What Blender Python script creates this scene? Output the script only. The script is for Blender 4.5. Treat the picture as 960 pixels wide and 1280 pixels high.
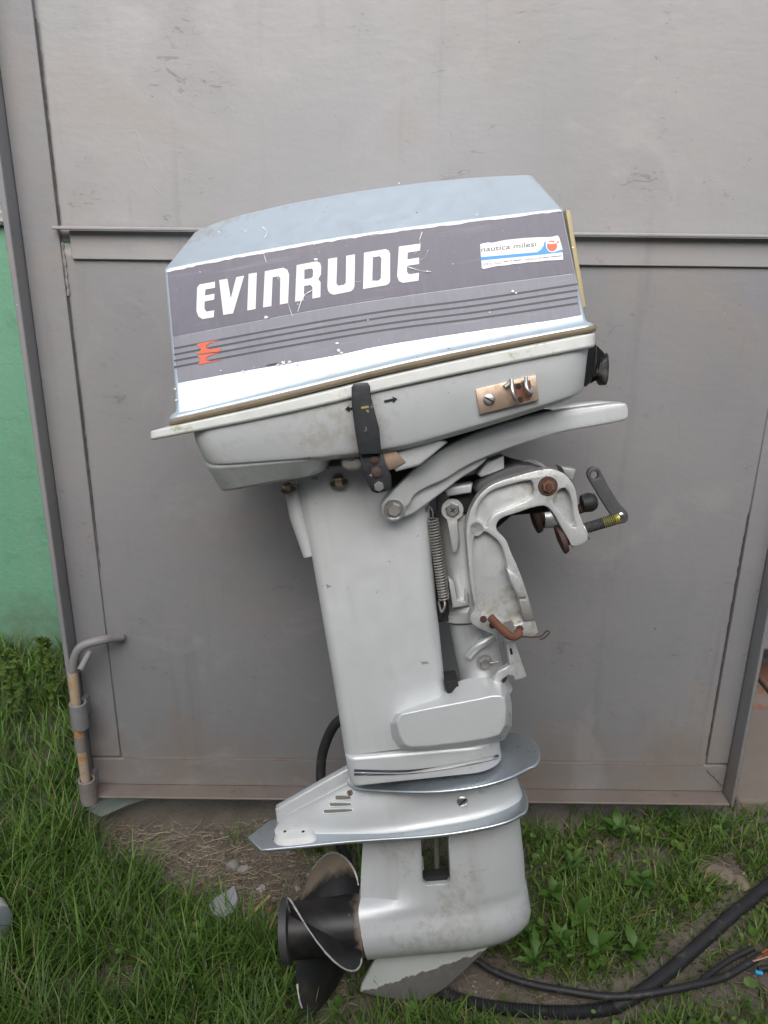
import bpy, bmesh, math, random
import numpy as np
from mathutils import Vector, Matrix
from mathutils.geometry import tessellate_polygon

R = math.radians
random.seed(7); rng = np.random.default_rng(11)
for o in list(bpy.data.objects): bpy.data.objects.remove(o)
scene = bpy.context.scene
COL = scene.collection

# ------------------------------------------------------------------ camera
FPX = 1000.0                      # focal length in photo pixels (960 x 1280)
PITCH, ROLL = R(19.6), 0.012
CAM = Vector((0.0, -1.39, 1.20))
_f = Vector((0, math.cos(PITCH), -math.sin(PITCH)))
_r = Vector((1, 0, 0)); _u = Vector((0, math.sin(PITCH), math.cos(PITCH)))
CR = _r*math.cos(ROLL) + _u*math.sin(ROLL)
CU = -_r*math.sin(ROLL) + _u*math.cos(ROLL)
cd = bpy.data.cameras.new('camera'); cam = bpy.data.objects.new('camera', cd); COL.objects.link(cam)
cd.sensor_fit = 'VERTICAL'; cd.sensor_height = 36.0; cd.lens = 36.0*FPX/1280.0
cd.clip_start = 0.02; cd.clip_end = 500
cam.matrix_world = Matrix(((CR.x, CU.x, -_f.x, CAM.x), (CR.y, CU.y, -_f.y, CAM.y), (CR.z, CU.z, -_f.z, CAM.z), (0, 0, 0, 1)))
scene.camera = cam
scene.render.resolution_x = 768; scene.render.resolution_y = 1024

# ------------------------------------------------------------------ light
SUN_EL, SUN_AZ = R(40), R(183)     # azimuth: direction the sun stands in, from +Y clockwise
w = bpy.data.worlds.new('World'); scene.world = w; w.use_nodes = True
nt = w.node_tree; nt.nodes.clear()
out = nt.nodes.new('ShaderNodeOutputWorld'); bg = nt.nodes.new('ShaderNodeBackground')
sky = nt.nodes.new('ShaderNodeTexSky'); sky.sky_type = 'NISHITA'; sky.sun_disc = False
sky.sun_elevation = SUN_EL; sky.sun_rotation = SUN_AZ
sky.air_density = 1.0; sky.dust_density = 4.0; sky.ozone_density = 1.0
hs = nt.nodes.new('ShaderNodeHueSaturation'); hs.inputs['Saturation'].default_value = 0.55   # veiled, nearly white sky
nt.links.new(sky.outputs[0], hs.inputs['Color']); nt.links.new(hs.outputs[0], bg.inputs[0])
bg.inputs[1].default_value = 0.085
nt.links.new(bg.outputs[0], out.inputs[0])
sd = bpy.data.lights.new('sun', 'SUN'); sd.energy = 1.3; sd.angle = R(60); sd.color = (1, 0.99, 0.98)
sun = bpy.data.objects.new('sun', sd); COL.objects.link(sun)
sdir = Vector((math.sin(SUN_AZ)*math.cos(SUN_EL), math.cos(SUN_AZ)*math.cos(SUN_EL), math.sin(SUN_EL)))
sun.rotation_euler = sdir.to_track_quat('Z', 'Y').to_euler(); sun.location = (0, -3, 4)
vs = scene.view_settings; vs.view_transform = 'Standard'; vs.look = 'None'; vs.gamma = 1.0; vs.use_curve_mapping = False
vs.exposure = 1.07
cy = scene.cycles; cy.max_bounces = 6; cy.diffuse_bounces = 3; cy.glossy_bounces = 3; cy.transmission_bounces = 3

# ------------------------------------------------------------------ survey: photo measurements -> places
def ray(px, py):
    return _f + CR*((px-480)/FPX) - CU*((py-640)/FPX)
def on_ground(px, py, z=0.0):
    d = ray(px, py); return CAM + d*((z-CAM.z)/d.z)
def on_door(px, py, y=0.0):
    d = ray(px, py); return CAM + d*((y-CAM.y)/d.y)
LEAN, TILT = R(11), R(10.5)
MO = on_ground(520, 1256, 0.0)
V0 = Vector((0, math.sin(LEAN), math.cos(LEAN)))
MU = Vector((1, 0, 0))*math.cos(TILT) + V0*math.sin(TILT)
MV = Vector((-1, 0, 0))*math.sin(TILT) + V0*math.cos(TILT)
MW = Vector((0, -math.cos(LEAN), math.sin(LEAN)))
def to_local(X):
    d = X-MO; return Vector((d.dot(MU), d.dot(MV), d.dot(MW)))
def P_on(px, py, n, dd):
    """motor coordinates of a photo point on the plane n.x = dd (motor coordinates)"""
    c = to_local(CAM); r = ray(px, py); r = Vector((r.dot(MU), r.dot(MV), r.dot(MW)))
    return c + r*((dd-c.dot(n))/r.dot(n))
def P(px, py, wd): return P_on(px, py, Vector((0, 0, 1)), wd)
def PV(px, py, v): return P_on(px, py, Vector((0, 1, 0)), v)
def zm(pts, ox, oy, s): return [(ox+x/s, oy+y/s) for x, y in pts]

# ------------------------------------------------------------------ materials
def new_mat(name):
    m = bpy.data.materials.new(name); m.use_nodes = True
    return m, m.node_tree, m.node_tree.nodes['Principled BSDF']
def nd(t, kind, **kw):
    n = t.nodes.new(kind)
    for k, v in kw.items():
        if k in n.inputs: n.inputs[k].default_value = v
        else: setattr(n, k, v)
    return n
def ramp(t, src, stops, interp='LINEAR'):
    r = t.nodes.new('ShaderNodeValToRGB'); cr = r.color_ramp; cr.interpolation = interp
    while len(cr.elements) < len(stops): cr.elements.new(0.5)
    for e, (p, c) in zip(cr.elements, stops):
        e.position = p; e.color = (c, c, c, 1) if isinstance(c, (int, float)) else (*c, 1)
    t.links.new(src, r.inputs[0]); return r.outputs[0]
def coord(t, scale=(1, 1, 1), out='Object', rot=(0, 0, 0)):
    tc = t.nodes.new('ShaderNodeTexCoord'); mp = t.nodes.new('ShaderNodeMapping')
    mp.inputs['Scale'].default_value = scale; mp.inputs['Rotation'].default_value = rot
    t.links.new(tc.outputs[out], mp.inputs[0]); return mp.outputs[0]
def noise(t, vec, scale, detail=4, rough=0.55, dist=0.0):
    n = nd(t, 'ShaderNodeTexNoise', Scale=scale, Detail=detail, Roughness=rough, Distortion=dist)
    t.links.new(vec, n.inputs['Vector']); return n.outputs[0]
def mixc(t, fac, a, b):
    m = t.nodes.new('ShaderNodeMix'); m.data_type = 'RGBA'
    for s, v in ((6, a), (7, b)):
        if isinstance(v, tuple): m.inputs[s].default_value = (*v, 1)
        else: t.links.new(v, m.inputs[s])
    if isinstance(fac, (int, float)): m.inputs[0].default_value = fac
    else: t.links.new(fac, m.inputs[0])
    return m.outputs[2]
def mathn(t, op, a, b=0.5):
    m = t.nodes.new('ShaderNodeMath'); m.operation = op
    for i, v in enumerate((a, b)):
        if isinstance(v, (int, float)): m.inputs[i].default_value = v
        else: t.links.new(v, m.inputs[i])
    return m.outputs[0]
def bump(t, bs, h, strength, dist=0.001):
    b = nd(t, 'ShaderNodeBump', Strength=strength, Distance=dist)
    t.links.new(h, b.inputs['Height']); t.links.new(b.outputs[0], bs.inputs['Normal'])

def simple(name, col, rough=0.5, metal=0.0, var=0.15, scale=30, bmp=0.15, bscale=200, col2=None, thr=None, spec=0.5):
    m, t, b = new_mat(name); v = coord(t)
    n = noise(t, v, scale, 5)
    lo = tuple(c*(1-var) for c in col); hi = tuple(min(1, c*(1+var)) for c in col)
    c = mixc(t, n, lo, hi)
    if col2:
        k = ramp(t, noise(t, v, scale*0.6, 8, 0.65), [(thr, 0), (thr+0.06, 1)])
        c = mixc(t, k, c, col2)
    t.links.new(c, b.inputs['Base Color'])
    b.inputs['Roughness'].default_value = rough; b.inputs['Metallic'].default_value = metal
    b.inputs['Specular IOR Level'].default_value = spec
    t.links.new(ramp(t, n, [(0, max(0, rough-0.1)), (1, min(1, rough+0.12))]), b.inputs['Roughness'])
    if bmp: bump(t, b, noise(t, v, bscale, 3), bmp, 0.0006)
    return m

def paint_silver(name, col, metal=0.45, rough=0.38, dirt=0.5):
    m, t, b = new_mat(name); v = coord(t)
    n1 = noise(t, v, 9, 3, 0.6); n2 = noise(t, v, 60, 4, 0.7)
    c = mixc(t, n1, tuple(x*0.93 for x in col), tuple(min(1, x*1.05) for x in col))
    grime = ramp(t, mathn(t, 'MULTIPLY', n2, ramp(t, noise(t, v, 5, 1), [(0.35, 0.4), (0.7, 1.15)])), [(0.46, 0), (0.72, dirt)])
    c = mixc(t, grime, c, (0.30, 0.27, 0.21))
    chips = ramp(t, noise(t, v, 130, 1, 0.5), [(0.815, 0), (0.825, 0.8)])
    c = mixc(t, chips, c, (0.33, 0.33, 0.32))
    st_ = ramp(t, noise(t, coord(t, (26, 3, 26)), 1.0, 3, .6), [(0.56, 0), (0.78, .30*min(1, dirt*2))]); c = mixc(t, st_, c, (0.36, 0.34, 0.29))
    chip2 = ramp(t, mathn(t, 'MULTIPLY', noise(t, v, 55, 3, .65), ramp(t, noise(t, v, 7, 1), [(0.4, .8), (0.6, 1.1)])), [(0.755, 0), (0.77, 0.8)]); c = mixc(t, chip2, c, (0.24, 0.235, 0.225))
    # fine hairline scuffs
    sc = ramp(t, noise(t, coord(t, (18, 240, 60), rot=(0, 0, 0.5)), 1.0, 1), [(0.79, 0), (0.82, 0.3)])
    c = mixc(t, sc, c, (0.85, 0.86, 0.87))
    t.links.new(c, b.inputs['Base Color']); b.inputs['Metallic'].default_value = metal
    t.links.new(ramp(t, n2, [(0.3, rough-0.07), (0.7, rough+0.12)]), b.inputs['Roughness'])
    bump(t, b, mathn(t, 'ADD', noise(t, v, 420, 0), mathn(t, 'MULTIPLY', n1, 0.6)), 0.10, 0.0006)
    return m

M = {}
M['cover'] = paint_silver('silver_blue_paint', (0.50, 0.58, 0.645), 0.50, 0.36)
M['pan'] = paint_silver('silver_grey_paint', (0.53, 0.555, 0.565), 0.30, 0.42)
M['cast'] = paint_silver('cast_silver_paint', (0.585, 0.608, 0.618), 0.32, 0.42)
M['plate'] = paint_silver('plate_silver_paint', (0.56, 0.61, 0.65), 0.88, 0.32)
M['bracket'] = paint_silver('bracket_silver_paint', (0.60, 0.62, 0.62), 0.55, 0.36, 0.8)
M['rim'] = simple('rim_worn_white', (0.62, 0.64, 0.62), 0.45, 0.2, 0.12, 40, 0.2, 300, (0.40, 0.43, 0.30), 0.60)
M['wornedge'] = simple('worn_bare_edge', (0.5, 0.49, 0.47), .5, .3, .4, 90, .3, 200, (0.05, 0.05, 0.05), .60)
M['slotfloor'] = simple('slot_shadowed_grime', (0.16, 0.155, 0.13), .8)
M['seamshade'] = simple('seam_shade', (0.075, 0.068, 0.062), .85, 0, .4, 60)  # dark colour standing in for the shadow in the door seams
M['seal'] = simple('seal_tan_rubber', (0.20, 0.16, 0.105), 0.8, 0, 0.3, 40, 0.4, 200)
M['trim'] = simple('trim_yellowed', (0.42, 0.35, 0.20), 0.6, 0, 0.2, 50)
M['black'] = simple('black_rubber', (0.018, 0.018, 0.02), 0.55, 0, 0.4, 60, 0.3, 250, (0.06, 0.055, 0.05), .58)
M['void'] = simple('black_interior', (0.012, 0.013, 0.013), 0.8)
M['blackpaint'] = simple('black_worn_paint', (0.02, 0.022, 0.026), 0.36, 0.0, 0.4, 90, 0.3, 250, (0.40, 0.39, 0.36), 0.62)
M['steel'] = simple('bright_steel', (0.55, 0.54, 0.52), 0.32, 0.95, 0.2, 60)
M['dull'] = simple('dull_zinc_steel', (0.36, 0.35, 0.33), 0.5, 0.8, 0.25, 60)
M['brass'] = simple('tarnished_nickel_plate', (0.66, 0.50, 0.38), 0.33, 0.9, 0.25, 45, 0.2, 200, (0.20, 0.15, 0.10), 0.64)
M['rust'] = simple('rusty_steel', (0.17, 0.075, 0.045), 0.75, 0.2, 0.45, 80, 0.6, 300)
M['darkrust'] = simple('dark_rusty_steel', (0.07, 0.04, 0.03), 0.7, 0.2, 0.45, 80, 0.6, 300)
M['darksteel'] = simple('dark_grey_steel', (0.085, 0.085, 0.09), 0.55, 0.5, 0.25, 80, 0.4, 250)
M['yellowzinc'] = simple('yellow_zinc', (0.36, 0.33, 0.09), 0.4, 0.6, 0.3, 80)
M['anode'] = simple('white_zinc_anode', (0.66, 0.67, 0.66), 0.7, 0.1, 0.12, 50, 0.4, 150)
M['decal'] = None
M['white'] = simple('white_print', (0.80, 0.80, 0.82), 0.5, 0, 0.06, 60, 0)
M['sticker'] = simple('white_sticker', (0.82, 0.82, 0.82), 0.45, 0, 0.04, 60, 0)
M['blueprint'] = simple('blue_print', (0.05, 0.32, 0.78), 0.45, 0, 0.1, 60, 0)
M['redprint'] = simple('red_print', (0.75, 0.13, 0.06), 0.45, 0, 0.1, 60, 0)
M['inkprint'] = simple('grey_ink', (0.10, 0.10, 0.11), 0.5, 0, 0.1, 60, 0)
M['stripe'] = simple('dark_stripe', (0.055, 0.06, 0.075), 0.45, 0, 0.15, 60, 0)
M['scratch'] = simple('scratch_white', (0.78, 0.79, 0.80), 0.6, 0, 0.1, 60, 0)

def decal_mat(name, col, fade):
    m, t, b = new_mat(name); v = coord(t)
    n = noise(t, v, 14, 6, 0.65); n2 = noise(t, coord(t, (60, 6, 1)), 3, 4)
    c = mixc(t, ramp(t, n, [(0.35, 0), (0.7, 1)]), col, fade)
    c = mixc(t, ramp(t, n2, [(0.45, 0), (0.8, 0.6)]), c, fade)
    sx_ = t.nodes.new('ShaderNodeSeparateXYZ'); t.links.new(v, sx_.inputs[0])
    c = mixc(t, ramp(t, mathn(t, 'ADD', mathn(t, 'MULTIPLY', sx_.outputs[0], -2.2), mathn(t, 'MULTIPLY', mathn(t, 'SUBTRACT', n, .5), .8)), [(0.30, 0), (0.75, .45)]), c, (col[0]*1.35, col[1]*1.05, col[2]*1.05))
    rub = ramp(t, noise(t, coord(t, (9, 130, 9), rot=(0, 0, -.2)), 1.0, 3), [(0.60, 0), (0.75, 0.35)]); c = mixc(t, rub, c, tuple(min(1, x*1.7) for x in fade))
    sp = ramp(t, noise(t, v, 210, 3), [(0.72, 0), (0.75, 0.6)])
    c = mixc(t, sp, c, (0.5, 0.5, 0.52))
    t.links.new(c, b.inputs['Base Color'])
    t.links.new(ramp(t, n, [(0.3, 0.36), (0.7, 0.5)]), b.inputs['Roughness'])
    return m
M['decal'] = decal_mat('plum_grey_decal', (0.104, 0.098, 0.135), (0.150, 0.146, 0.19))
M['decal2'] = decal_mat('grey_decal', (0.185, 0.19, 0.235), (0.24, 0.245, 0.285))

def skeg_mat():
    m, t, b = new_mat('skeg_paint_worn_tip'); tc = t.nodes.new('ShaderNodeTexCoord')
    s = t.nodes.new('ShaderNodeSeparateXYZ'); t.links.new(tc.outputs['Object'], s.inputs[0])
    v = tc.outputs['Object']
    n = noise(t, v, 45, 6, 0.7)
    a, c0 = SKEG_LINE
    h = mathn(t, 'SUBTRACT', s.outputs[1], mathn(t, 'ADD', mathn(t, 'MULTIPLY', s.outputs[0], a), c0))
    h = mathn(t, 'ADD', h, mathn(t, 'MULTIPLY', mathn(t, 'SUBTRACT', n, 0.5), 0.022))
    k = ramp(t, mathn(t, 'ADD', mathn(t, 'MULTIPLY', h, 40), 0.5), [(0.47, 1), (0.53, 0)])
    edge = ramp(t, mathn(t, 'ADD', mathn(t, 'MULTIPLY', h, 40), 0.5), [(0.50, 0), (0.57, 1), (0.63, 1), (0.72, 0)])
    base = mixc(t, noise(t, v, 20, 4), (0.55, 0.58, 0.56), (0.64, 0.67, 0.66))
    base = mixc(t, edge, base, (0.66, 0.66, 0.62))
    c = mixc(t, k, base, mixc(t, noise(t, v, 90, 5), (0.14, 0.135, 0.13), (0.24, 0.235, 0.23)))
    t.links.new(c, b.inputs['Base Color']); b.inputs['Roughness'].default_value = 0.5; b.inputs['Metallic'].default_value = 0.3
    bump(t, b, n, 0.3, 0.001)
    return m

def blade_mat():
    m, t, b = new_mat('propeller_black_worn'); v = coord(t)
    n = noise(t, v, 16, 6, 0.7, 1.0)
    c = mixc(t, ramp(t, n, [(0.45, 0), (0.72, 1)]), (0.010, 0.010, 0.012), (0.035, 0.03, 0.026))
    at = t.nodes.new('ShaderNodeAttribute'); at.attribute_name = 'wear'
    k = ramp(t, mathn(t, 'ADD', at.outputs['Fac'], mathn(t, 'MULTIPLY', mathn(t, 'SUBTRACT', noise(t, v, 60, 4), 0.5), 0.35)), [(0.42, 0), (0.62, 1)])
    c = mixc(t, k, c, mixc(t, noise(t, v, 40, 6, 0.7), (0.17, 0.13, 0.095), (0.32, 0.26, 0.20)))
    sp = ramp(t, noise(t, v, 160, 2), [(0.76, 0), (0.79, 0.6)]); c = mixc(t, sp, c, (0.35, 0.33, 0.30))
    t.links.new(c, b.inputs['Base Color']); b.inputs['Roughness'].default_value = 0.42
    bump(t, b, noise(t, v, 120, 4), 0.2, 0.001)
    return m
M['blade'] = blade_mat()

def door_mat(name, dust=0.0, rusty=0.0, ca=(0.212, 0.215, 0.230), cb_=(0.258, 0.252, 0.254)):
    m, t, b = new_mat(name); v = coord(t)
    big = noise(t, v, 1.6, 2, 0.55); mid = noise(t, v, 7, 4, 0.6)
    c = mixc(t, ramp(t, big, [(0.35, 0), (0.68, 1)]), ca, cb_)
    c = mixc(t, ramp(t, mid, [(0.50, 0), (0.80, 0.5)]), c, tuple(x*.86 for x in ca))
    c = mixc(t, ramp(t, noise(t, v, 2.6, 4, 0.65, 0.8), [(0.56, 0), (0.72, 0.45)]), c, (0.29, 0.245, 0.21))
    # specks and small smears
    sp = ramp(t, noise(t, v, 85, 1, 0.6), [(0.80, 0), (0.82, 0.75)]); c = mixc(t, sp, c, (0.12, 0.10, 0.09))
    sm = ramp(t, mathn(t, 'MULTIPLY', noise(t, coord(t, (1, 1, 2.4), rot=(0, 0.5, 0)), 26, 3, 0.75, 1.5), ramp(t, mid, [(0.4, 0.75), (0.7, 1.12)])), [(0.60, 0), (0.70, 0.6)])
    c = mixc(t, sm, c, (0.16, 0.135, 0.12))
    lt = ramp(t, noise(t, coord(t, (1, 1, 1.3)), 120, 1), [(0.835, 0), (0.845, 0.8)]); c = mixc(t, lt, c, (0.55, 0.54, 0.53))
    sz = t.nodes.new('ShaderNodeSeparateXYZ'); t.links.new(v, sz.inputs[0])
    spl = mathn(t, 'SUBTRACT', noise(t, coord(t, (1, 1, .6)), 6, 3, .7), mathn(t, 'MULTIPLY', sz.outputs[2], 1.6))
    c = mixc(t, ramp(t, spl, [(0.12, 0), (0.5, .75)]), c, (0.215, 0.175, 0.145))
    run = ramp(t, noise(t, coord(t, (22, 22, 1.6)), 1.0, 3, .6), [(0.60, 0), (0.76, .55)]); c = mixc(t, run, c, tuple(x*.78 for x in ca))
    pch = ramp(t, noise(t, v, 4.2, 4, .62, 1.2), [(0.56, 0), (0.66, .5)]); c = mixc(t, pch, c, tuple(min(1, x*1.13) for x in cb_))
    rs = ramp(t, mathn(t, 'MULTIPLY', noise(t, v, 34, 3, .7), noise(t, v, 2.1, 1)), [(0.43, 0), (0.50, .5)]); c = mixc(t, rs, c, (0.17, 0.095, 0.06))
    if dust or rusty:
        k = ramp(t, noise(t, v, 12, 8, 0.7), [(0.28, dust), (0.62, dust*0.55)])
        c = mixc(t, k, c, (0.145, 0.115, 0.095))
        k = ramp(t, noise(t, v, 30, 6, 0.7), [(0.58, 0), (0.70, rusty)]); c = mixc(t, k, c, (0.13, 0.07, 0.045))
    t.links.new(c, b.inputs['Base Color']); b.inputs['Roughness'].default_value = 0.5
    t.links.new(ramp(t, mid, [(0.3, 0.42), (0.7, 0.6)]), b.inputs['Roughness'])
    # brushed paint ripple, orange peel, and a few lifted-paint cracks
    rip = noise(t, coord(t, (30, 30, 62)), 1.0, 2, 0.6)
    vo = nd(t, 'ShaderNodeTexVoronoi', Scale=4.5, feature='DISTANCE_TO_EDGE')
    wv = t.nodes.new('ShaderNodeVectorMath'); wv.operation = 'ADD'
    nz = nd(t, 'ShaderNodeTexNoise', Scale=9.0, Detail=3.0); t.links.new(v, nz.inputs['Vector'])
    wsc = t.nodes.new('ShaderNodeVectorMath'); wsc.operation = 'SCALE'; wsc.inputs['Scale'].default_value = 0.22
    t.links.new(nz.outputs['Color'], wsc.inputs[0]); t.links.new(v, wv.inputs[0]); t.links.new(wsc.outputs[0], wv.inputs[1])
    t.links.new(wv.outputs[0], vo.inputs['Vector'])
    crack = mathn(t, 'MULTIPLY', ramp(t, vo.outputs['Distance'], [(0.0, 1), (0.02, 0)]), ramp(t, noise(t, v, 3.3, 1), [(0.60, 0), (0.66, 1)]))
    h = mathn(t, 'ADD', mathn(t, 'MULTIPLY', rip, 0.8), mathn(t, 'MULTIPLY', noise(t, v, 160, 1), 0.25))
    h = mathn(t, 'ADD', h, mathn(t, 'MULTIPLY', noise(t, v, 7, 2), 1.2))
    h = mathn(t, 'ADD', h, mathn(t, 'MULTIPLY', crack, 0.22))
    bump(t, b, h, 0.34, 0.0020)
    return m
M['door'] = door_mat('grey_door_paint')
M['doorlit'] = door_mat('grey_door_paint_upper_lit', 0, 0, (0.285, 0.285, 0.292), (0.322, 0.315, 0.314))  # lighter than the lower sheet: light fading down the door put into colour
M['doordust'] = door_mat('grey_door_paint_dusty', 0.85, 0.8)
M['boltgrey'] = door_mat('grey_bolt_paint', 0.25, 0.7)

def rod_mat():
    m, t, b = new_mat('bolt_rod_rust_and_primer'); v = coord(t)
    n = noise(t, v, 40, 6, 0.7)
    c = mixc(t, ramp(t, n, [(0.35, 0), (0.65, 1)]), (0.42, 0.28, 0.15), (0.36, 0.33, 0.29))
    c = mixc(t, ramp(t, noise(t, v, 22, 5), [(0.52, 0), (0.62, 1)]), c, (0.42, 0.17, 0.05))
    c = mixc(t, ramp(t, noise(t, v, 70, 5), [(0.62, 0), (0.7, 1)]), c, (0.14, 0.07, 0.04))
    t.links.new(c, b.inputs['Base Color']); b.inputs['Roughness'].default_value = 0.75
    bump(t, b, n, 0.3, 0.001); return m
M['rod'] = rod_mat()

def soil_mat():
    m, t, b = new_mat('dry_soil'); v = coord(t)
    n = noise(t, v, 9, 8, 0.7); f = noise(t, v, 110, 6, 0.75)
    c = mixc(t, ramp(t, n, [(0.3, 0), (0.7, 1)]), (0.085, 0.068, 0.053), (0.20, 0.168, 0.138))
    c = mixc(t, ramp(t, f, [(0.45, 0), (0.8, 0.8)]), c, (0.20, 0.17, 0.14))
    t.links.new(c, b.inputs['Base Color']); b.inputs['Roughness'].default_value = 0.95
    bump(t, b, mathn(t, 'ADD', f, mathn(t, 'MULTIPLY', n, 2)), 0.8, 0.006); return m
M['soil'] = soil_mat()

def leaf_mat(name, attr=True, col=(0.07, 0.14, 0.02), transl=0.35):
    m = bpy.data.materials.new(name); m.use_nodes = True; t = m.node_tree
    b = t.nodes['Principled BSDF']; o = t.nodes['Material Output']
    v = coord(t); n = noise(t, v, 40, 3)
    if attr:
        a = t.nodes.new('ShaderNodeAttribute'); a.attribute_name = 'col'; base = a.outputs['Color']
    else:
        base = mixc(t, n, tuple(x*0.7 for x in col), tuple(x*1.3 for x in col))
    t.links.new(base, b.inputs['Base Color']); b.inputs['Roughness'].default_value = 0.5
    tr = t.nodes.new('ShaderNodeBsdfTranslucent'); t.links.new(base, tr.inputs[0])
    mx = t.nodes.new('ShaderNodeMixShader'); mx.inputs[0].default_value = transl
    t.links.new(b.outputs[0], mx.inputs[1]); t.links.new(tr.outputs[0], mx.inputs[2]); t.links.new(mx.outputs[0], o.inputs[0])
    return m
M['grass'] = leaf_mat('grass_blades')
M['straw'] = leaf_mat('dry_straw', True, transl=0.1)
M['weed'] = leaf_mat('weed_leaf', False, (0.075, 0.165, 0.025))
M['herb'] = leaf_mat('tall_herb_leaf', False, (0.11, 0.17, 0.03))

# ------------------------------------------------------------------ mesh helpers
def link(o, parent=None):
    COL.objects.link(o)
    if parent: o.parent = parent
    return o
def finish(me, ang=35):
    me.polygons.foreach_set('use_smooth', [True]*len(me.polygons))
    me.set_sharp_from_angle(angle=R(ang)); me.update()
def mesh(name, verts, faces, mat, parent=None, ang=35, bev=0, seg=2, recalc=True):
    me = bpy.data.meshes.new(name); me.from_pydata([tuple(v) for v in verts], [], faces)
    if recalc:
        bm = bmesh.new(); bm.from_mesh(me); bmesh.ops.remove_doubles(bm, verts=bm.verts, dist=1e-6)
        bmesh.ops.recalc_face_normals(bm, faces=bm.faces); bm.to_mesh(me); bm.free()
    finish(me, ang); me.materials.append(mat)
    o = link(bpy.data.objects.new(name, me), parent)
    if bev:
        md = o.modifiers.new('bevel', 'BEVEL'); md.width = bev; md.segments = seg; md.limit_method = 'ANGLE'; md.angle_limit = R(28)
        md.harden_normals = False
    return o
def empty(name, loc=(0, 0, 0)):
    o = bpy.data.objects.new(name, None); o.location = loc; o.empty_display_size = 0.1; COL.objects.link(o); return o
def tag(o, label=None, cat=None, group=None, kind=None):
    if label: o['label'] = label
    if cat: o['category'] = cat
    if group: o['group'] = group
    if kind: o['kind'] = kind
    return o
def surf(o_):
    """photo point -> point on the near surface of a motor part"""
    from mathutils.bvhtree import BVHTree
    me = o_.data; t_ = BVHTree.FromPolygons([v.co.copy() for v in me.vertices], [tuple(p.vertices) for p in me.polygons])
    def f(x, y, lift=0.0008):
        c = to_local(CAM); r = ray(x, y); r = Vector((r.dot(MU), r.dot(MV), r.dot(MW))).normalized()
        h, n, _, _ = t_.ray_cast(c, r)
        if h is None: return P(x, y, .05)
        if n.dot(r) > 0: n = -n
        return h+n*lift
    return f
def loft(rings, cap0=True, cap1=True):
    n = len(rings[0]); vs = [p for r in rings for p in r]; fs = []
    for k in range(len(rings)-1):
        for i in range(n):
            j = (i+1) % n; fs.append((k*n+i, k*n+j, (k+1)*n+j, (k+1)*n+i))
    if cap0: fs.append(tuple(range(n))[::-1])
    if cap1: fs.append(tuple((len(rings)-1)*n+i for i in range(n)))
    return vs, fs
def frame(d):
    d = d.normalized(); a = Vector((0, 0, 1)) if abs(d.z) < 0.9 else Vector((1, 0, 0))
    x = d.cross(a).normalized(); return x, d.cross(x).normalized()
def tube_rings(pts, rad, seg=12, scale=(1, 1)):
    pts = [Vector(p) for p in pts]; rings = []
    t0 = (pts[1]-pts[0]).normalized(); x, y = frame(t0)
    for i, p in enumerate(pts):
        t = (pts[min(i+1, len(pts)-1)]-pts[max(i-1, 0)]).normalized()
        x = (x - t*x.dot(t)).normalized(); y = t.cross(x)
        r = rad[i] if isinstance(rad, (list, tuple)) else rad
        rings.append([p + x*(r*scale[0]*math.cos(2*math.pi*k/seg)) + y*(r*scale[1]*math.sin(2*math.pi*k/seg)) for k in range(seg)])
    return rings
def tube(name, pts, rad, mat, parent=None, seg=12, bev=0, scale=(1, 1)):
    return mesh(name, *loft(tube_rings(pts, rad, seg, scale)), mat, parent, 50, bev)
def catmull(pts, n=8, closed=False):
    pts = [Vector(p) for p in pts]; out_ = []; m = len(pts)
    rngk = range(m) if closed else range(m-1)
    for i in rngk:
        if closed: p0, p1, p2, p3 = pts[(i-1) % m], pts[i], pts[(i+1) % m], pts[(i+2) % m]
        else: p0, p1, p2, p3 = pts[max(i-1, 0)], pts[i], pts[i+1], pts[min(i+2, m-1)]
        for k in range(n):
            t = k/n
            out_.append(0.5*((2*p1)+(p2-p0)*t+(2*p0-5*p1+4*p2-p3)*t*t+(3*p1-p0-3*p2+p3)*t**3))
    if not closed: out_.append(pts[-1])
    return out_
def chaikin(pts, it=2):
    pts = [Vector(p) for p in pts]
    for _ in range(it):
        q = []
        for i in range(len(pts)):
            a, b_ = pts[i], pts[(i+1) % len(pts)]
            q += [a*0.75+b_*0.25, a*0.25+b_*0.75]
        pts = q
    return pts
def box_verts(c, s):
    return [(c[0]+sx*s[0]/2, c[1]+sy*s[1]/2, c[2]+sz*s[2]/2) for sx in (-1, 1) for sy in (-1, 1) for sz in (-1, 1)]
BOXF = [(0, 1, 3, 2), (4, 6, 7, 5), (0, 4, 5, 1), (2, 3, 7, 6), (0, 2, 6, 4), (1, 5, 7, 3)]
def box(name, c, s, mat, parent=None, bev=0.0):
    return mesh(name, box_verts(c, s), BOXF, mat, parent, 35, bev)
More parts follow.
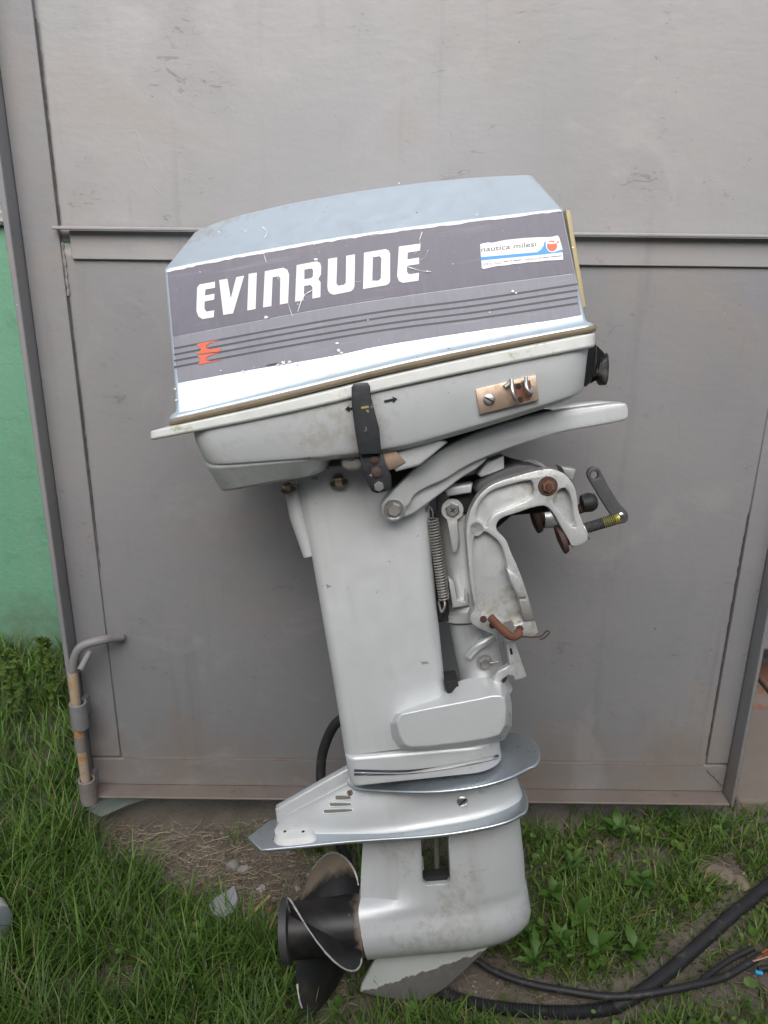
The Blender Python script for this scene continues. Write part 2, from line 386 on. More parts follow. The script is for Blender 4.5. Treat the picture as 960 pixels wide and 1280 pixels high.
def prism(name, outlines, w0, w1, mat, parent=None, bev=0.0, smooth_it=0, res=2):
    """extruded (u,v) outline with holes, edges rounded by bev"""
    cu = bpy.data.curves.new(name, 'CURVE'); cu.dimensions = '2D'; cu.fill_mode = 'BOTH'
    for ol in outlines:
        pts = [Vector((p[0], p[1], 0)) for p in ol]
        if smooth_it: pts = chaikin(pts, smooth_it)
        sp = cu.splines.new('POLY'); sp.points.add(len(pts)-1); sp.use_cyclic_u = True
        for q, p in zip(sp.points, pts): q.co = (p.x, p.y, 0, 1)
    h = abs(w1-w0)/2; cu.extrude = max(h-bev, 1e-5); cu.bevel_depth = bev; cu.offset = -bev; cu.bevel_resolution = res
    tmp = bpy.data.objects.new(name, cu); COL.objects.link(tmp)
    dg = bpy.context.evaluated_depsgraph_get(); dg.update()
    me = bpy.data.meshes.new_from_object(tmp.evaluated_get(dg)); me.name = name
    bpy.data.objects.remove(tmp); bpy.data.curves.remove(cu)
    zc = (w0+w1)/2
    for v in me.vertices: v.co.z += zc
    bm = bmesh.new(); bm.from_mesh(me); bmesh.ops.remove_doubles(bm, verts=bm.verts, dist=2e-6); bmesh.ops.recalc_face_normals(bm, faces=bm.faces); bm.to_mesh(me); bm.free()
    me.materials.clear(); me.materials.append(mat); finish(me, 42)
    return link(bpy.data.objects.new(name, me), parent)
def prism_px(name, outs, w0, w1, mat, parent, bev=0.0, smooth_it=0):
    if not isinstance(outs[0][0], (tuple, list)): outs = [outs]
    return prism(name, [[P(x, y, w1)[:2] for x, y in ol] for ol in outs], w0, w1, mat, parent, bev, smooth_it)
def lathe(name, p0, p1, prof, mat, parent=None, seg=32, ang=35, squash=1.0):
    """profile [(t along p0-p1, radius)]"""
    p0, p1 = Vector(p0), Vector(p1); d = p1-p0; x, y = frame(d); rings = []
    for t, r in prof:
        rings.append([p0+d*t+x*(r*math.cos(2*math.pi*k/seg))+y*(r*squash*math.sin(2*math.pi*k/seg)) for k in range(seg)])
    return mesh(name, *loft(rings), mat, parent, ang)
def hexbolt(name, c, axis, r, h, mat, parent, washer=None):
    c = Vector(c); axis = Vector(axis).normalized(); x, y = frame(axis)
    def ring(rr, z, n): return [c+axis*z+x*(rr*math.cos(2*math.pi*k/n))+y*(rr*math.sin(2*math.pi*k/n)) for k in range(n)]
    o = mesh(name, *loft([ring(r, 0, 6), ring(r, h*0.85, 6), ring(r*0.86, h, 6)]), mat, parent, 20)
    if washer: mesh('washer', *loft([ring(r*1.5, -0.001, 20), ring(r*1.5, 0.0016, 20)]), washer, o, 30)
    return o
def slot_screw(name, c, axis, r, mat, parent, ang=0.6):
    c = Vector(c); axis = Vector(axis).normalized(); x, y = frame(axis)
    rings = [[c+axis*z+x*(rr*math.cos(2*math.pi*k/20))+y*(rr*math.sin(2*math.pi*k/20)) for k in range(20)] for rr, z in ((r, 0), (r, 0.0018), (r*0.8, 0.003), (r*0.5, 0.0034))]
    o = mesh(name, *loft(rings), mat, parent, 30)
    a = x*math.cos(ang)+y*math.sin(ang); b_ = axis.cross(a)
    vs_ = [c+axis*(0.0030+dz)+a*(s*r*0.85)+b_*(q*r*0.13) for dz in (0, 0.0009) for s, q in ((-1, -1), (1, -1), (1, 1), (-1, 1))]
    mesh('slot', vs_, [(0, 1, 2, 3), (4, 5, 6, 7), (0, 1, 5, 4), (1, 2, 6, 5), (2, 3, 7, 6), (3, 0, 4, 7)], M['void'], o, 30)
    return o

# ------------------------------------------------------------------ ground
dirt = []          # bare patches: (centre, rx, ry, weight)
for px, py, rx, ry, k in ((205, 1048, .14, .075, 1), (300, 1090, .16, .085, 1), (350, 1130, .12, .07, 1), (260, 1030, .22, .05, .8), (395, 1100, .10, .07, .9),
                          (410, 1020, .12, .04, .8), (560, 1020, .30, .05, .9), (690, 1025, .05, .05, .95), (575, 1225, .075, .05, 1), (900, 1095, .045, .035, 1), (800, 1018, .30, .016, .8),
                          (90, 1240, .06, .04, .85), (140, 1225, .05, .03, .8), (815, 1075, .06, .022, .8), (945, 1235, .05, .05, .85), (700, 1262, .07, .025, .7), (480, 1270, .12, .03, .35), (405, 1235, .05, .05, .75), (750, 1195, .03, .02, .6), (870, 1010, .06, .03, .7)):
    g = on_ground(px, py); dirt.append((g.x, g.y, rx, ry, k))
def bare(x, y):
    v = 0.0
    for cx, cy, rx, ry, k in dirt:
        d = ((x-cx)/rx)**2+((y-cy)/ry)**2
        v = max(v, k*max(0.0, min(1.0, (1.35-d)/0.6)))
    return v
def gz(x, y):
    return (0.012*math.sin(3.1*x+1.7*y)+0.009*math.sin(7.3*x-5.1*y+1)+0.005*math.sin(17*x+13*y)+0.004*math.sin(31*x-23*y+2))*0.6 - 0.004
xs = np.concatenate([[-60, -30, -14, -7, -4, -2.8], np.linspace(-2.2, 2.2, 111), [2.8, 4, 7, 14, 30, 60]])
ys = np.concatenate([[-60, -30, -14, -7, -4, -2.6], np.linspace(-2.0, 1.2, 81), [2, 4, 7, 14, 30, 60]])
vv = [(x, y, gz(x, y) if abs(x) < 3 and -3 < y < 2 else 0) for y in ys for x in xs]
nx = len(xs)
ff = [(j*nx+i, j*nx+i+1, (j+1)*nx+i+1, (j+1)*nx+i) for j in range(len(ys)-1) for i in range(nx-1)]
tag(mesh('ground', vv, ff, M['soil'], None, 80), kind='structure')

# ------------------------------------------------------------------ garage door leaf
door = empty('garage_door', (0.05, 0, 0.03))
tag(door, 'grey painted sheet-metal garage door with angle-iron frame behind the motor', 'door')
DO = Vector((0.05, 0, 0.03))
def dpart(name, c, s, mat, bev=0.0015, parent=None):
    return box(name, (c[0]-DO.x, c[1]-DO.y, c[2]-DO.z), s, mat, parent or door, bev)
ZT = 2.15
XL = on_door(105, 1000, -0.045).x; XR = on_door(918, 1003, -0.045).x
ZB = on_door(500, 1004, -0.05).z
LEG = 0.072
XLI = on_door(80, 325).x; XRI = on_door(890, 900).x
# wavy sheet skin
def sheet(z0, z1_, nz_, mat):
    nxs = 60; sv = []
    for j in range(nz_+1):
        for i in range(nxs+1):
            x = XL+0.004+(XR-XL-0.008)*i/nxs; z = z0+(z1_-z0)*j/nz_
            yy = 0.0020*math.sin(4.1*x+2.3*z)+0.0014*math.sin(7.7*z-3.1*x)+.0008*math.sin(13*x+9*z)
            sv.append((x-DO.x, yy-DO.y, z-DO.z))
    sf = [(j*(nxs+1)+i, j*(nxs+1)+i+1, (j+1)*(nxs+1)+i+1, (j+1)*(nxs+1)+i) for j in range(nz_) for i in range(nxs)]
    sk = mesh('sheet', sv, sf, mat, door, 60)
    md = sk.modifiers.new('thick', 'SOLIDIFY'); md.thickness = 0.002; md.offset = 1
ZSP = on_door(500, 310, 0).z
sheet(ZB+.004, ZSP-.001, 50, M['door']); sheet(ZSP+.001, ZT-.004, 46, M['doorlit'])  # split so the upper sheet can carry the painted-in light
# angle-iron frame: flat legs on the sheet, flanges towards the yard
T = 0.0065
def angle_bar(name, x0, x1, z0, z1, flange, mat, flmat=None):
    o = dpart(name, ((x0+x1)/2, -T/2-0.0025, (z0+z1)/2), (x1-x0, T, z1-z0), mat)
    fx0, fx1, fz0, fz1, dep = flange
    dpart('flange', ((fx0+fx1)/2, -0.0025-dep/2, (fz0+fz1)/2), (fx1-fx0, dep, fz1-fz0), flmat or mat, 0.0022, o)
    return o
FL = 0.045; FT = 0.011
angle_bar('frame_bar', XL+FT, XLI, ZB+0.075, ZT, (XL, XL+FT-0.0008, ZB+0.001, ZT, FL), M['door'])
angle_bar('frame_bar', XRI, XR-0.009, ZB+0.075, ZT, (XR-0.008, XR, ZB+0.001, ZT, FL), M['door'])
zbt = on_door(500, 952, -T).z
angle_bar('frame_bar', XL+FT+0.001, XR-0.0095, ZB+0.006, zbt, (XL+FT+0.001, XR-0.0095, ZB, ZB+0.0052, FL), M['door'], M['doordust'])
# dusty ledge strip along the top edge of the bottom bar
dpart('dust_ledge', ((XLI+XRI)/2, -0.0062, zbt+0.0015), (XRI-XLI-0.01, 0.007, 0.003), M['doordust'], 0.001)
z1 = on_door(500, 292, -0.03).z; z2 = on_door(500, 328, -T).z
XC0 = on_door(64, 289, -0.03).x
o = dpart('crossbar', ((XLI+0.004+XR)/2, -T/2-0.0028, (z1+z2)/2-0.001), (XR-XLI-0.03, T, z1-z2), M['doorlit'])
dpart('flange', ((XC0+XR-0.012)/2, -0.0105-0.009, z1+0.0025), (XR-0.012-XC0, 0.018, 0.0055), M['doorlit'], 0.0018, o)
# weld beads, irregular lumps; the dark ones paint in the seam gap's shadow
def weld_or_shade(p0, p1, n, r, mat=None):
    pts = [Vector(p0).lerp(Vector(p1), i/n)+Vector((random.uniform(-1, 1), random.uniform(-.6, .2), random.uniform(-1, 1)))*r*0.25 for i in range(n+1)]
    pts = [p-DO for p in pts]
    tube('weld_or_seam_shade', pts, [r*random.uniform(.5, 1.25) for _ in pts], mat or M['seamshade'], door, 6)
XLW = XLI+0.002
weld_or_shade((XLW, -0.004, z1+0.01), (XLW, -0.0035, z1+0.30), 60, 0.0010)
weld_or_shade((XLW, -0.004, z1-0.02), (XLW, -0.004, z2-0.06), 24, 0.0026, M['door'])
weld_or_shade((XLW, -0.004, z2-0.06), (XLW, -0.0035, ZB+0.3), 70, 0.0009)
weld_or_shade((XRI-0.001, -0.003, ZB+0.09), (XRI-0.001, -0.003, z2), 90, 0.0014)
weld_or_shade((XR-0.05, -0.008, zbt-0.01), (XR-0.012, -0.008, ZB+0.02), 14, 0.003, M['doordust'])
# drop bolt on the left bar
bp = [on_door(152, 797, -0.012), on_door(128, 800, -0.045), on_door(104, 807, -0.055), on_door(94, 820, -0.055), on_door(91, 840, -0.055), on_door(97, 900, -0.055), on_door(106, 968, -0.055), on_door(111, 1000, -0.055)]
bolt = empty('drop_bolt', bp[-1]); B0 = bp[-1].copy()
tag(bolt, 'grey and rusty round drop bolt with bent handle on the left door edge', 'door bolt')
cv = [p-B0 for p in catmull(bp[:5], 6)]
tube('handle', cv, [0.0085]*len(cv), M['boltgrey'], bolt, 14)
tube('rod', [bp[4]-B0+Vector((0, 0, 0.0)), bp[5]-B0, bp[6]-B0, bp[7]-B0], 0.0095, M['rod'], bolt, 14)
q = on_door(112, 815, -0.05)-B0; tube('stub', [q, on_door(100, 838, -0.082)-B0], 0.006, M['boltgrey'], bolt, 12)
tube('paint_band', [bp[5].lerp(bp[6], .28)-B0, bp[5].lerp(bp[6], .55)-B0], 0.0105, M['boltgrey'], bolt, 14)
def sleeve(pa, pb, r):
    a = on_door(*pa, -0.055); b = on_door(*pb, -0.055)
    a -= DO; b -= DO
    rings_o = tube_rings([a, b], r, 20); rings_i = tube_rings([a, b], r*0.76, 20)
    vs_, fs_ = loft([rings_i[0], rings_o[0], rings_o[1], rings_i[1], rings_i[0]], False, False)
    s = mesh('bolt_sleeve', vs_, fs_, M['boltgrey'], door, 40, 0.001)
    box('weld_tab', ((a+b)/2+Vector((0, 0.030, 0))), (0.012, 0.034, 0.04), M['boltgrey'], s, 0.002)
sleeve((97, 878), (101, 909), 0.0165); sleeve((108, 974), (112, 1002), 0.0165)

# unseen wall added behind the camera to darken the lower door and ground
opm = simple('shade_wall_plaster', (0.36, 0.34, 0.31), .9, 0, .15, 3, .5, 40)
tag(box('shade_wall', (0, -3.3, 1.2), (14, .25, 2.75), opm, None, .01), kind='structure')

# ------------------------------------------------------------------ building behind, and what shows right of the door
gw = empty('green_wall', (-1.6, .72, 0)); tag(gw, 'green painted plaster wall with roughcast top left of the door', 'wall')
gm, t, b = new_mat('green_plaster'); v = coord(t)
c = mixc(t, noise(t, v, 3, 6), (0.115, 0.285, 0.185), (0.145, 0.335, 0.22))
c = mixc(t, ramp(t, noise(t, v, 60, 4), [(0.68, 0), (0.76, 0.5)]), c, (0.08, 0.2, 0.12))
c = mixc(t, ramp(t, noise(t, coord(t, (14, 14, 1.5)), 1.0, 4, .65), [(0.45, 0), (0.75, .45)]), c, (0.17, 0.33, 0.235))
c = mixc(t, ramp(t, noise(t, v, 9, 5, .7), [(0.55, 0), (0.7, .4)]), c, (0.085, 0.21, 0.13))
sg_ = t.nodes.new('ShaderNodeSeparateXYZ'); t.links.new(v, sg_.inputs[0])
c = mixc(t, ramp(t, mathn(t, 'SUBTRACT', noise(t, v, 8, 4, .7), mathn(t, 'MULTIPLY', sg_.outputs[2], 2.2)), [(0.05, 0), (0.45, .7)]), c, (0.10, 0.13, 0.08))
t.links.new(c, b.inputs['Base Color']); b.inputs['Roughness'].default_value = 0.75; bump(t, b, noise(t, v, 40, 6, .7), 0.7, 0.005)
rm, t, b = new_mat('white_roughcast'); v = coord(t)
t.links.new(mixc(t, noise(t, v, 70, 3), (0.22, 0.22, 0.22), (0.62, 0.61, 0.59)), b.inputs['Base Color']); b.inputs['Roughness'].default_value = 0.9
bump(t, b, noise(t, v, 80, 4), 1.0, 0.02)
GWZ = on_door(2, 282, .72).z
box('plaster', (0, 0.1, GWZ/2-0.15), (3.2, 0.2, GWZ+0.3), gm, gw, 0.004)
box('roughcast', (0, 0.095, GWZ+0.9), (3.2, 0.24, 1.8), rm, gw, 0.01)
wm, t, b = new_mat('grey_lilac_plaster'); v = coord(t)
k = ramp(t, noise(t, v, 4, 7, .7), [(0.50, 0), (0.58, 1)])
t.links.new(mixc(t, k, (0.22, 0.20, 0.21), (0.27, 0.25, 0.24)), b.inputs['Base Color']); b.inputs['Roughness'].default_value = 0.85
bump(t, b, noise(t, v, 60, 5), 0.6, 0.004)
pier = empty('plaster_pier', (1.35, 0.55, 0)); tag(pier, 'grey plaster pier with orange brick base right of the door', 'pier')
g = on_ground(955, 925)
box('plaster', (0, 0, 1.25), (1.0, 0.3, 2.1), wm, pier, 0.01)
bm_ = simple('orange_brick', (0.27, 0.12, 0.07), 0.9, 0, 0.35, 20, 0.8, 120, (0.22, 0.18, 0.15), 0.5)
for row in range(2):
    for i in range(-2, 3):
        box('brick', (i*0.2+(0.1 if row else 0)+random.uniform(-.004, .004), -0.02+random.uniform(-.006, .006), on_door(955, 905, .38).z-0.01-row*0.085), (0.188, 0.30, 0.075), bm_, pier, 0.006)
step = box('concrete_sill', (0, 0, 0), (1.1, 0.36, 0.08), simple('dusty_concrete', (0.18, 0.15, 0.125), 0.9, 0, 0.25, 12, 0.7, 90), None, 0.008)
step.location = (XR+0.60, 0.215, 0.0); tag(step, 'dusty concrete sill beside the right foot of the door', 'sill')

# ------------------------------------------------------------------ the outboard motor
mot = empty('outboard_motor'); mot.matrix_world = Matrix(((MU.x, MV.x, MW.x, MO.x), (MU.y, MV.y, MW.y, MO.y), (MU.z, MV.z, MW.z, MO.z), (0, 0, 0, 1)))
tag(mot, 'silver outboard boat motor with plum grey cover leaning on the grey door', 'outboard motor')
def lerp_curve(c, u):
    if u <= c[0].x: a, b_ = c[0], c[1]
    elif u >= c[-1].x: a, b_ = c[-2], c[-1]
    else:
        for a, b_ in zip(c, c[1:]):
            if a.x <= u <= b_.x: break
    t = (u-a.x)/(b_.x-a.x); return a.lerp(b_, t)
def ring(c, r, n=28, na=5, ri=None, smooth=True):
    """closed ring from the near-side curve c (u,v,w), mirrored to the far side, plan corners of radius r"""
    if smooth and len(c) > 2: c = catmull(c, 6)
    u0, u1 = c[0].x, c[-1].x; r0 = ri if ri is not None else r; out_ = []
    for i in range(n+1):
        p = lerp_curve(c, u0+r0+(u1-r-u0-r0)*i/n); out_.append(p.copy())
    for s in (1, -1):
        arc = []
        for k in range(1, na+1):
            a = k/na*math.pi/2
            u = u1-r+r*math.sin(a); p = lerp_curve(c, u); arc.append(Vector((u, p.y, p.z-r+r*math.cos(a))))
        if s == 1: out_ += arc
        else: out_ += [Vector((p.x, p.y, -p.z)) for p in arc[::-1]]
    for i in range(n, -1, -1):
        p = lerp_curve(c, u0+r0+(u1-r-u0-r0)*i/n); out_.append(Vector((p.x, p.y, -p.z)))
    for s in (-1, 1):
        arc = []
        for k in range(1, na+1):
            a = k/na*math.pi/2
            u = u0+r0-r0*math.sin(a); p = lerp_curve(c, u); arc.append(Vector((u, p.y, p.z-r0+r0*math.cos(a))))
        if s == -1: out_ += [Vector((p.x, p.y, -p.z)) for p in arc]
        else: out_ += arc[::-1]
    return out_
def PC(pts, wd): return [P(x, y, wd) for x, y in pts]
# side plane of the cover
KS = 0.09
SN = Vector((0, KS, 1)); SD = 0.160+KS*P(450, 295, 0.160).y
def PS(x, y, lift=0.0): return P_on(x, y, SN, SD+lift)
RIDGE = [(204, 337), (270, 324), (340, 311), (430, 296), (510, 284.5), (610, 272), (704, 261)]
BASE = [(220, 513), (320, 490), (420, 466), (520, 441), (630, 419), (733, 400)]
TOP = [(240, 291), (290, 272), (380, 251), (480, 234.5), (580, 223), (668, 218)]
FLARE = [(208, 523), (320, 497), (420, 473), (520, 449), (630, 427), (746, 405)]
WT = 0.108
cb = [PS(*p) for p in BASE]; cr_ = [PS(*p) for p in RIDGE]; ct = PC(TOP, WT)
fl = PC(FLARE, 0.182)
def off(c, dv, dw, du=0.0):
    n = len(c); return [Vector((p.x+du*(1 if i == 0 else -1 if i == n-1 else 0), p.y+dv, p.z+dw)) for i, p in enumerate(c)]
rings = [ring(off(fl, -0.004, 0), 0.014), ring(fl, 0.014), ring(off(fl, 0.0035, -0.003, 0.003), 0.013), ring(off(cb, -0.002, 0.0035, -0.002), 0.008),
         ring(off(cb, 0.0035, 0.0012), 0.006), ring(off(cb, 0.008, -0.0007), 0.006)]
for k in (0.3, 0.6): rings.append(ring([Vector(a).lerp(b_, k) for a, b_ in zip(catmull(cb, 6)[::1], [lerp_curve(catmull(cr_, 6), cr_[0].x+(cr_[-1].x-cr_[0].x)*i/(len(catmull(cb, 6))-1)) for i in range(len(catmull(cb, 6)))])], 0.006, smooth=False))
rings += [ring(cr_, 0.006), ring(ct, 0.012), ring(off(ct, 0.004, -0.022, 0.022), 0.012), ring(off(ct, 0.006, -0.060, 0.05), 0.012)]
cover = mesh('engine_cover', *loft(rings), M['cover'], mot, 30, 0.0035, 3)
def decal(name, polys, mat, lift, parent=cover, on=None):
    """flat print on the cover side; polys = list of [outer, hole...] in photo pixels"""
    on = on or (lambda x, y: PS(x, y, lift))
    vs_, fs_ = [], []
    for pg in polys:
        loops = [[on(x, y) for x, y in lp] for lp in pg]
        base = len(vs_); vs_ += [p for lp in loops for p in lp]
        flat = [[Vector((p.x, p.y, 0)) for p in lp] for lp in loops]
        fs_ += [tuple(base+i for i in tri) for tri in tessellate_polygon(flat)]
    o_ = mesh(name, vs_, fs_, mat, parent, 80, recalc=False)
    me = o_.data
    if me.polygons and sum(p.normal.z*p.area for p in me.polygons) < 0: me.flip_normals()
    return o_
def sm(pts, n=6): return [tuple(p[:2]) for p in catmull([(x, y, 0) for x, y in pts], n)]
r_lo = sm([(x+(5 if i == 0 else -2 if i == 6 else 0), y+3.5) for i, (x, y) in enumerate(RIDGE)])
split = sm([(216, 421), (300, 405), (390, 388), (480, 373.5), (600, 357), (718, 341.5)])
dlow = sm([(222.5, 478.5), (320, 461), (420, 444), (480, 431.5), (600, 413), (727, 395.5)])
decal('side_decal', [[r_lo+split[::-1]]], M['decal'], 0.0005)
sl = [(x, y+0.6) for x, y in split]
decal('stripe_band', [[sl+dlow[::-1]]], M['decal2'], 0.0005)
for a, b_, c_ in ((435.5, 389, 355), (443.3, 396.5, 362.7), (451, 405, 370.8), (459, 412.5, 379)):
    cl = sm([(217.5, a), (350, (a+b_)/2-1.5), (480, b_), (600, (b_+c_)/2+1.5), (722, c_)])
    decal('stripe', [[[(x, y-1.15) for x, y in cl]+[(x, y+1.15) for x, y in cl][::-1]]], M['stripe'], 0.0009)
# chipped pale edges
def chipline(pts, wmin, wmax, lift, n=3):
    c_ = sm(pts, n*4); up = [(x, y-random.uniform(0.2, 0.9)) for x, y in c_]
    lo = [(x, y+random.uniform(wmin, wmax)) for x, y in c_]
    return [up+lo[::-1]]
decal('chipped_edge', [chipline([(x+(4 if i == 0 else -2 if i == 6 else 0), y+1.8) for i, (x, y) in enumerate(RIDGE)], 0.8, 2.4, 0)], M['scratch'], 0.0010)
Z6 = lambda p: zm(p, 230, 290, 3.097)
letters = [
 [[(60, 203), (120, 192), (120, 216), (83, 223), (81, 246), (118, 239), (117, 262), (80, 269), (79, 295), (86, 308), (117, 303), (115, 330), (72, 337), (56, 327), (48, 305), (51, 215)]],
 [[(136, 186), (168, 181), (181, 258), (202, 175), (233, 169), (190, 315), (152, 321)]],
 [[(250, 162), (282, 157), (277, 298), (245, 304)]],
 [[(313, 152), (384, 138), (400, 146), (407, 165), (403, 275), (371, 281), (373, 180), (366, 171), (343, 175), (338, 287), (306, 292)]],
 [[(436, 128), (515, 113), (527, 120), (531, 135), (530, 165), (520, 182), (529, 195), (528, 252), (497, 258), (497, 214), (490, 205), (465, 209), (463, 264), (430, 270)], [(466, 146), (494, 141), (500, 148), (499, 171), (493, 178), (466, 183)]],
 [[(558, 104), (593, 98), (590, 200), (597, 208), (620, 204), (626, 196), (628, 92), (662, 86), (660, 210), (655, 222), (645, 230), (580, 243), (566, 238), (558, 228), (555, 212)]],
 [[(697, 80), (780, 66), (792, 71), (798, 84), (798, 190), (793, 200), (782, 206), (693, 221)], [(731, 98), (757, 94), (764, 101), (762, 178), (755, 187), (729, 191)]],
 [[(832, 56), (914, 45), (915, 72), (866, 80), (865, 106), (910, 99), (910, 124), (864, 131), (863, 153), (870, 164), (910, 158), (908, 188), (847, 197), (832, 190), (825, 170)]]]
for L in letters: decal('letter', [[Z6(lp) for lp in L]], M['white'], 0.0011)
Z7 = lambda p: zm(p, 190, 420, 4.174)
decal('emblem', [[Z7([(233, 42), (270, 33), (357, 20), (300, 38), (281, 52), (283, 64), (310, 70), (357, 62), (356, 80), (300, 86), (235, 96), (257, 68)])],
                 [Z7([(235, 102), (300, 92), (357, 86), (302, 101), (279, 116), (281, 127), (310, 131), (357, 122), (354, 127), (300, 138), (237, 150), (257, 122)])]], M['redprint'], 0.0013)
# dealer sticker
Z5 = lambda p: zm(p, 590, 285, 7.385)
stk = decal('sticker', [[Z5([(75, 150), (100, 142), (150, 132), (180, 136), (210, 131), (300, 112), (400, 101), (480, 93), (600, 86), (700, 84), (745, 80), (790, 68), (806, 88), (818, 130), (835, 190), (838, 240), (843, 292), (760, 298), (680, 301), (600, 312), (520, 317), (450, 327), (380, 333), (300, 347), (240, 350), (180, 362), (140, 372), (110, 378), (90, 370), (88, 330), (82, 270), (78, 200)])]], M['sticker'], 0.0012)
decal('sticker_stripe', [[Z5([(82, 268), (300, 249), (600, 222), (635, 200), (660, 165), (664, 140), (674, 124), (686, 122), (680, 140), (684, 170), (700, 205), (725, 222), (755, 224), (800, 206), (835, 198), (838, 222), (600, 250), (300, 278), (83, 300)])]], M['blueprint'], 0.0014, stk)
circ = lambda cx, cy, rx, ry, a0=0, a1=360, n=26: [(cx+rx*math.cos(R(a0+(a1-a0)*i/n)), cy+ry*math.sin(R(a0+(a1-a0)*i/n))) for i in range(n+(0 if a1-a0 >= 360 else 1))]
decal('sticker_disc', [[Z5(circ(740, 164, 57, 60))]], M['sticker'], 0.0016, stk)
decal('sticker_ball', [[Z5(circ(739, 164, 47, 50, -35, 215)+[(712, 150), (722, 143), (735, 150), (748, 143), (765, 146)])], [Z5(circ(735, 130, 30, 14, 180, 350)+[(760, 134), (735, 127)])], [Z5([(776, 128), (796, 120), (805, 132), (788, 138)])]], M['redprint'], 0.0018, stk)
def text_polys(s, origin, dx, dy, size):
    cu = bpy.data.curves.new('t', 'FONT'); cu.body = s; cu.size = 1.0; cu.resolution_u = 3
    tmp = bpy.data.objects.new('t', cu); COL.objects.link(tmp); dg = bpy.context.evaluated_depsgraph_get(); dg.update()
    me = bpy.data.meshes.new_from_object(tmp.evaluated_get(dg)); bpy.data.objects.remove(tmp)
    vs_ = [(origin[0]+v.co.x*dx[0]+v.co.y*dy[0], origin[1]+v.co.x*dx[1]+v.co.y*dy[1]) for v in me.vertices]
    fs_ = [tuple(p.vertices) for p in me.polygons]; wd = max(v.co.x for v in me.vertices); bpy.data.meshes.remove(me)
    return vs_, fs_, wd
def text_decal(name, s, z0, z1, hgt, mat, lift, parent):
    (x0, y0), (x1, y1) = z0, z1
    _, _, wd = text_polys(s, (0, 0), (1, 0), (0, 1), 1)
    dx = ((x1-x0)/wd, (y1-y0)/wd); dy = (hgt*0.06, -hgt)
    vs_, fs_, _ = text_polys(s, (x0, y0), dx, dy, 1)
    pts = [PS(*Z5([p])[0], lift) for p in vs_]
    return mesh(name, pts, fs_, mat, parent, 80)
text_decal('sticker_text', 'nautica milesi', (80, 221), (592, 168), 66, M['inkprint'], 0.0015, stk)
text_decal('sticker_text', 'PORTO TOLLE', (98, 346), (272, 328), 26, M['inkprint'], 0.0015, stk)
text_decal('sticker_text', 'TAGLIO DI PO', (480, 300), (645, 286), 24, M['inkprint'], 0.0015, stk)
for a, b_ in ((292, 345), (352, 372), (384, 455), (655, 712), (722, 828)):
    y = 340-(a-98)*0.098
    decal('sticker_text', [[Z5([(a, y-15), (b_, y-15-(b_-a)*.098), (b_, y-9-(b_-a)*.098), (a, y-9)])]], M['inkprint'], 0.0015, stk)
# scratches
def scratch(pts, wd, zf=Z6):
    c_ = catmull([(x+random.uniform(-.3, .3), y+random.uniform(-.3, .3), 0) for x, y in zf(pts)], 2); n = len(c_)
    up, lo = [], []
    for i, p in enumerate(c_):
        d = (c_[min(i+1, n-1)]-c_[max(i-1, 0)]).normalized(); q = Vector((-d.y, d.x, 0))*wd*random.uniform(.05, 1.1)*0.30
        up.append(tuple((p+q)[:2])); lo.append(tuple((p-q)[:2]))
    return [up+lo[::-1]]
def chip(cx, cy, r):
    n = 9; a0 = random.random()*6; return [[(cx+r*random.uniform(.45, 1.25)*math.cos(a0+6.283*k/n), cy+r*random.uniform(.35, .9)*math.sin(a0+6.283*k/n)) for k in range(n)]]
idn = lambda p: p
for pg in [scratch([(308, 78), (314, 100), (320, 120)], 1.5), scratch([(350, 158), (370, 190), (400, 270), (420, 325)], 1.1), scratch([(525, 200), (500, 222), (470, 240)], 2.2), scratch([(470, 240), (455, 265), (440, 310)], 2.4),
   scratch([(435, 150), (455, 160), (460, 180)], 1.6), scratch([(921, 0), (912, 30)], 1.8), scratch([(912, 30), (915, 60), (890, 85)], 1.4), scratch([(945, 68), (935, 95), (915, 108)], 1.3), scratch([(850, 130), (915, 150), (955, 153)], 1.8), scratch([(640, 196), (690, 190), (740, 188)], 1.0)]:
    decal('scratch', [pg], M['scratch'], 0.0019)
for cx, cy, r in ((395, 324, 2.6), (332.5, 396.5, 3.0), (421.5, 429, 2.4), (423, 438, 3.2), (427, 441, 2.2), (304, 464, 2.0), (347, 456, 2.2), (354, 453, 3.0), (362, 452, 2.4), (371, 455, 1.8), (641, 364, 2.2), (645, 366, 1.6), (219, 486, 1.6), (220, 500, 1.8), (393, 306, 1.3), (596, 268, 1.2), (512, 343, 1.5), (534, 339, 1.6), (700, 263, 2.4), (716, 309, 1.4), (276, 463, 1.3), (460, 400, 1.1), (250, 340, 1.0), (566, 330, .9), (372, 380, 1.0), (612, 390, 1.1)):
    decal('chip', [chip(cx, cy, r)], M['scratch'], 0.0019)
for pg in [scratch([(268, 490), (280, 487), (292, 483)], 0.9, idn), scratch([(373, 466), (380, 470), (383, 473)], 0.9, idn), scratch([(332, 457), (347, 454)], 2.2, idn), scratch([(420, 447), (470, 436)], .8, idn)]:
    decal('scuff', [pg], M['stripe'], 0.0019)
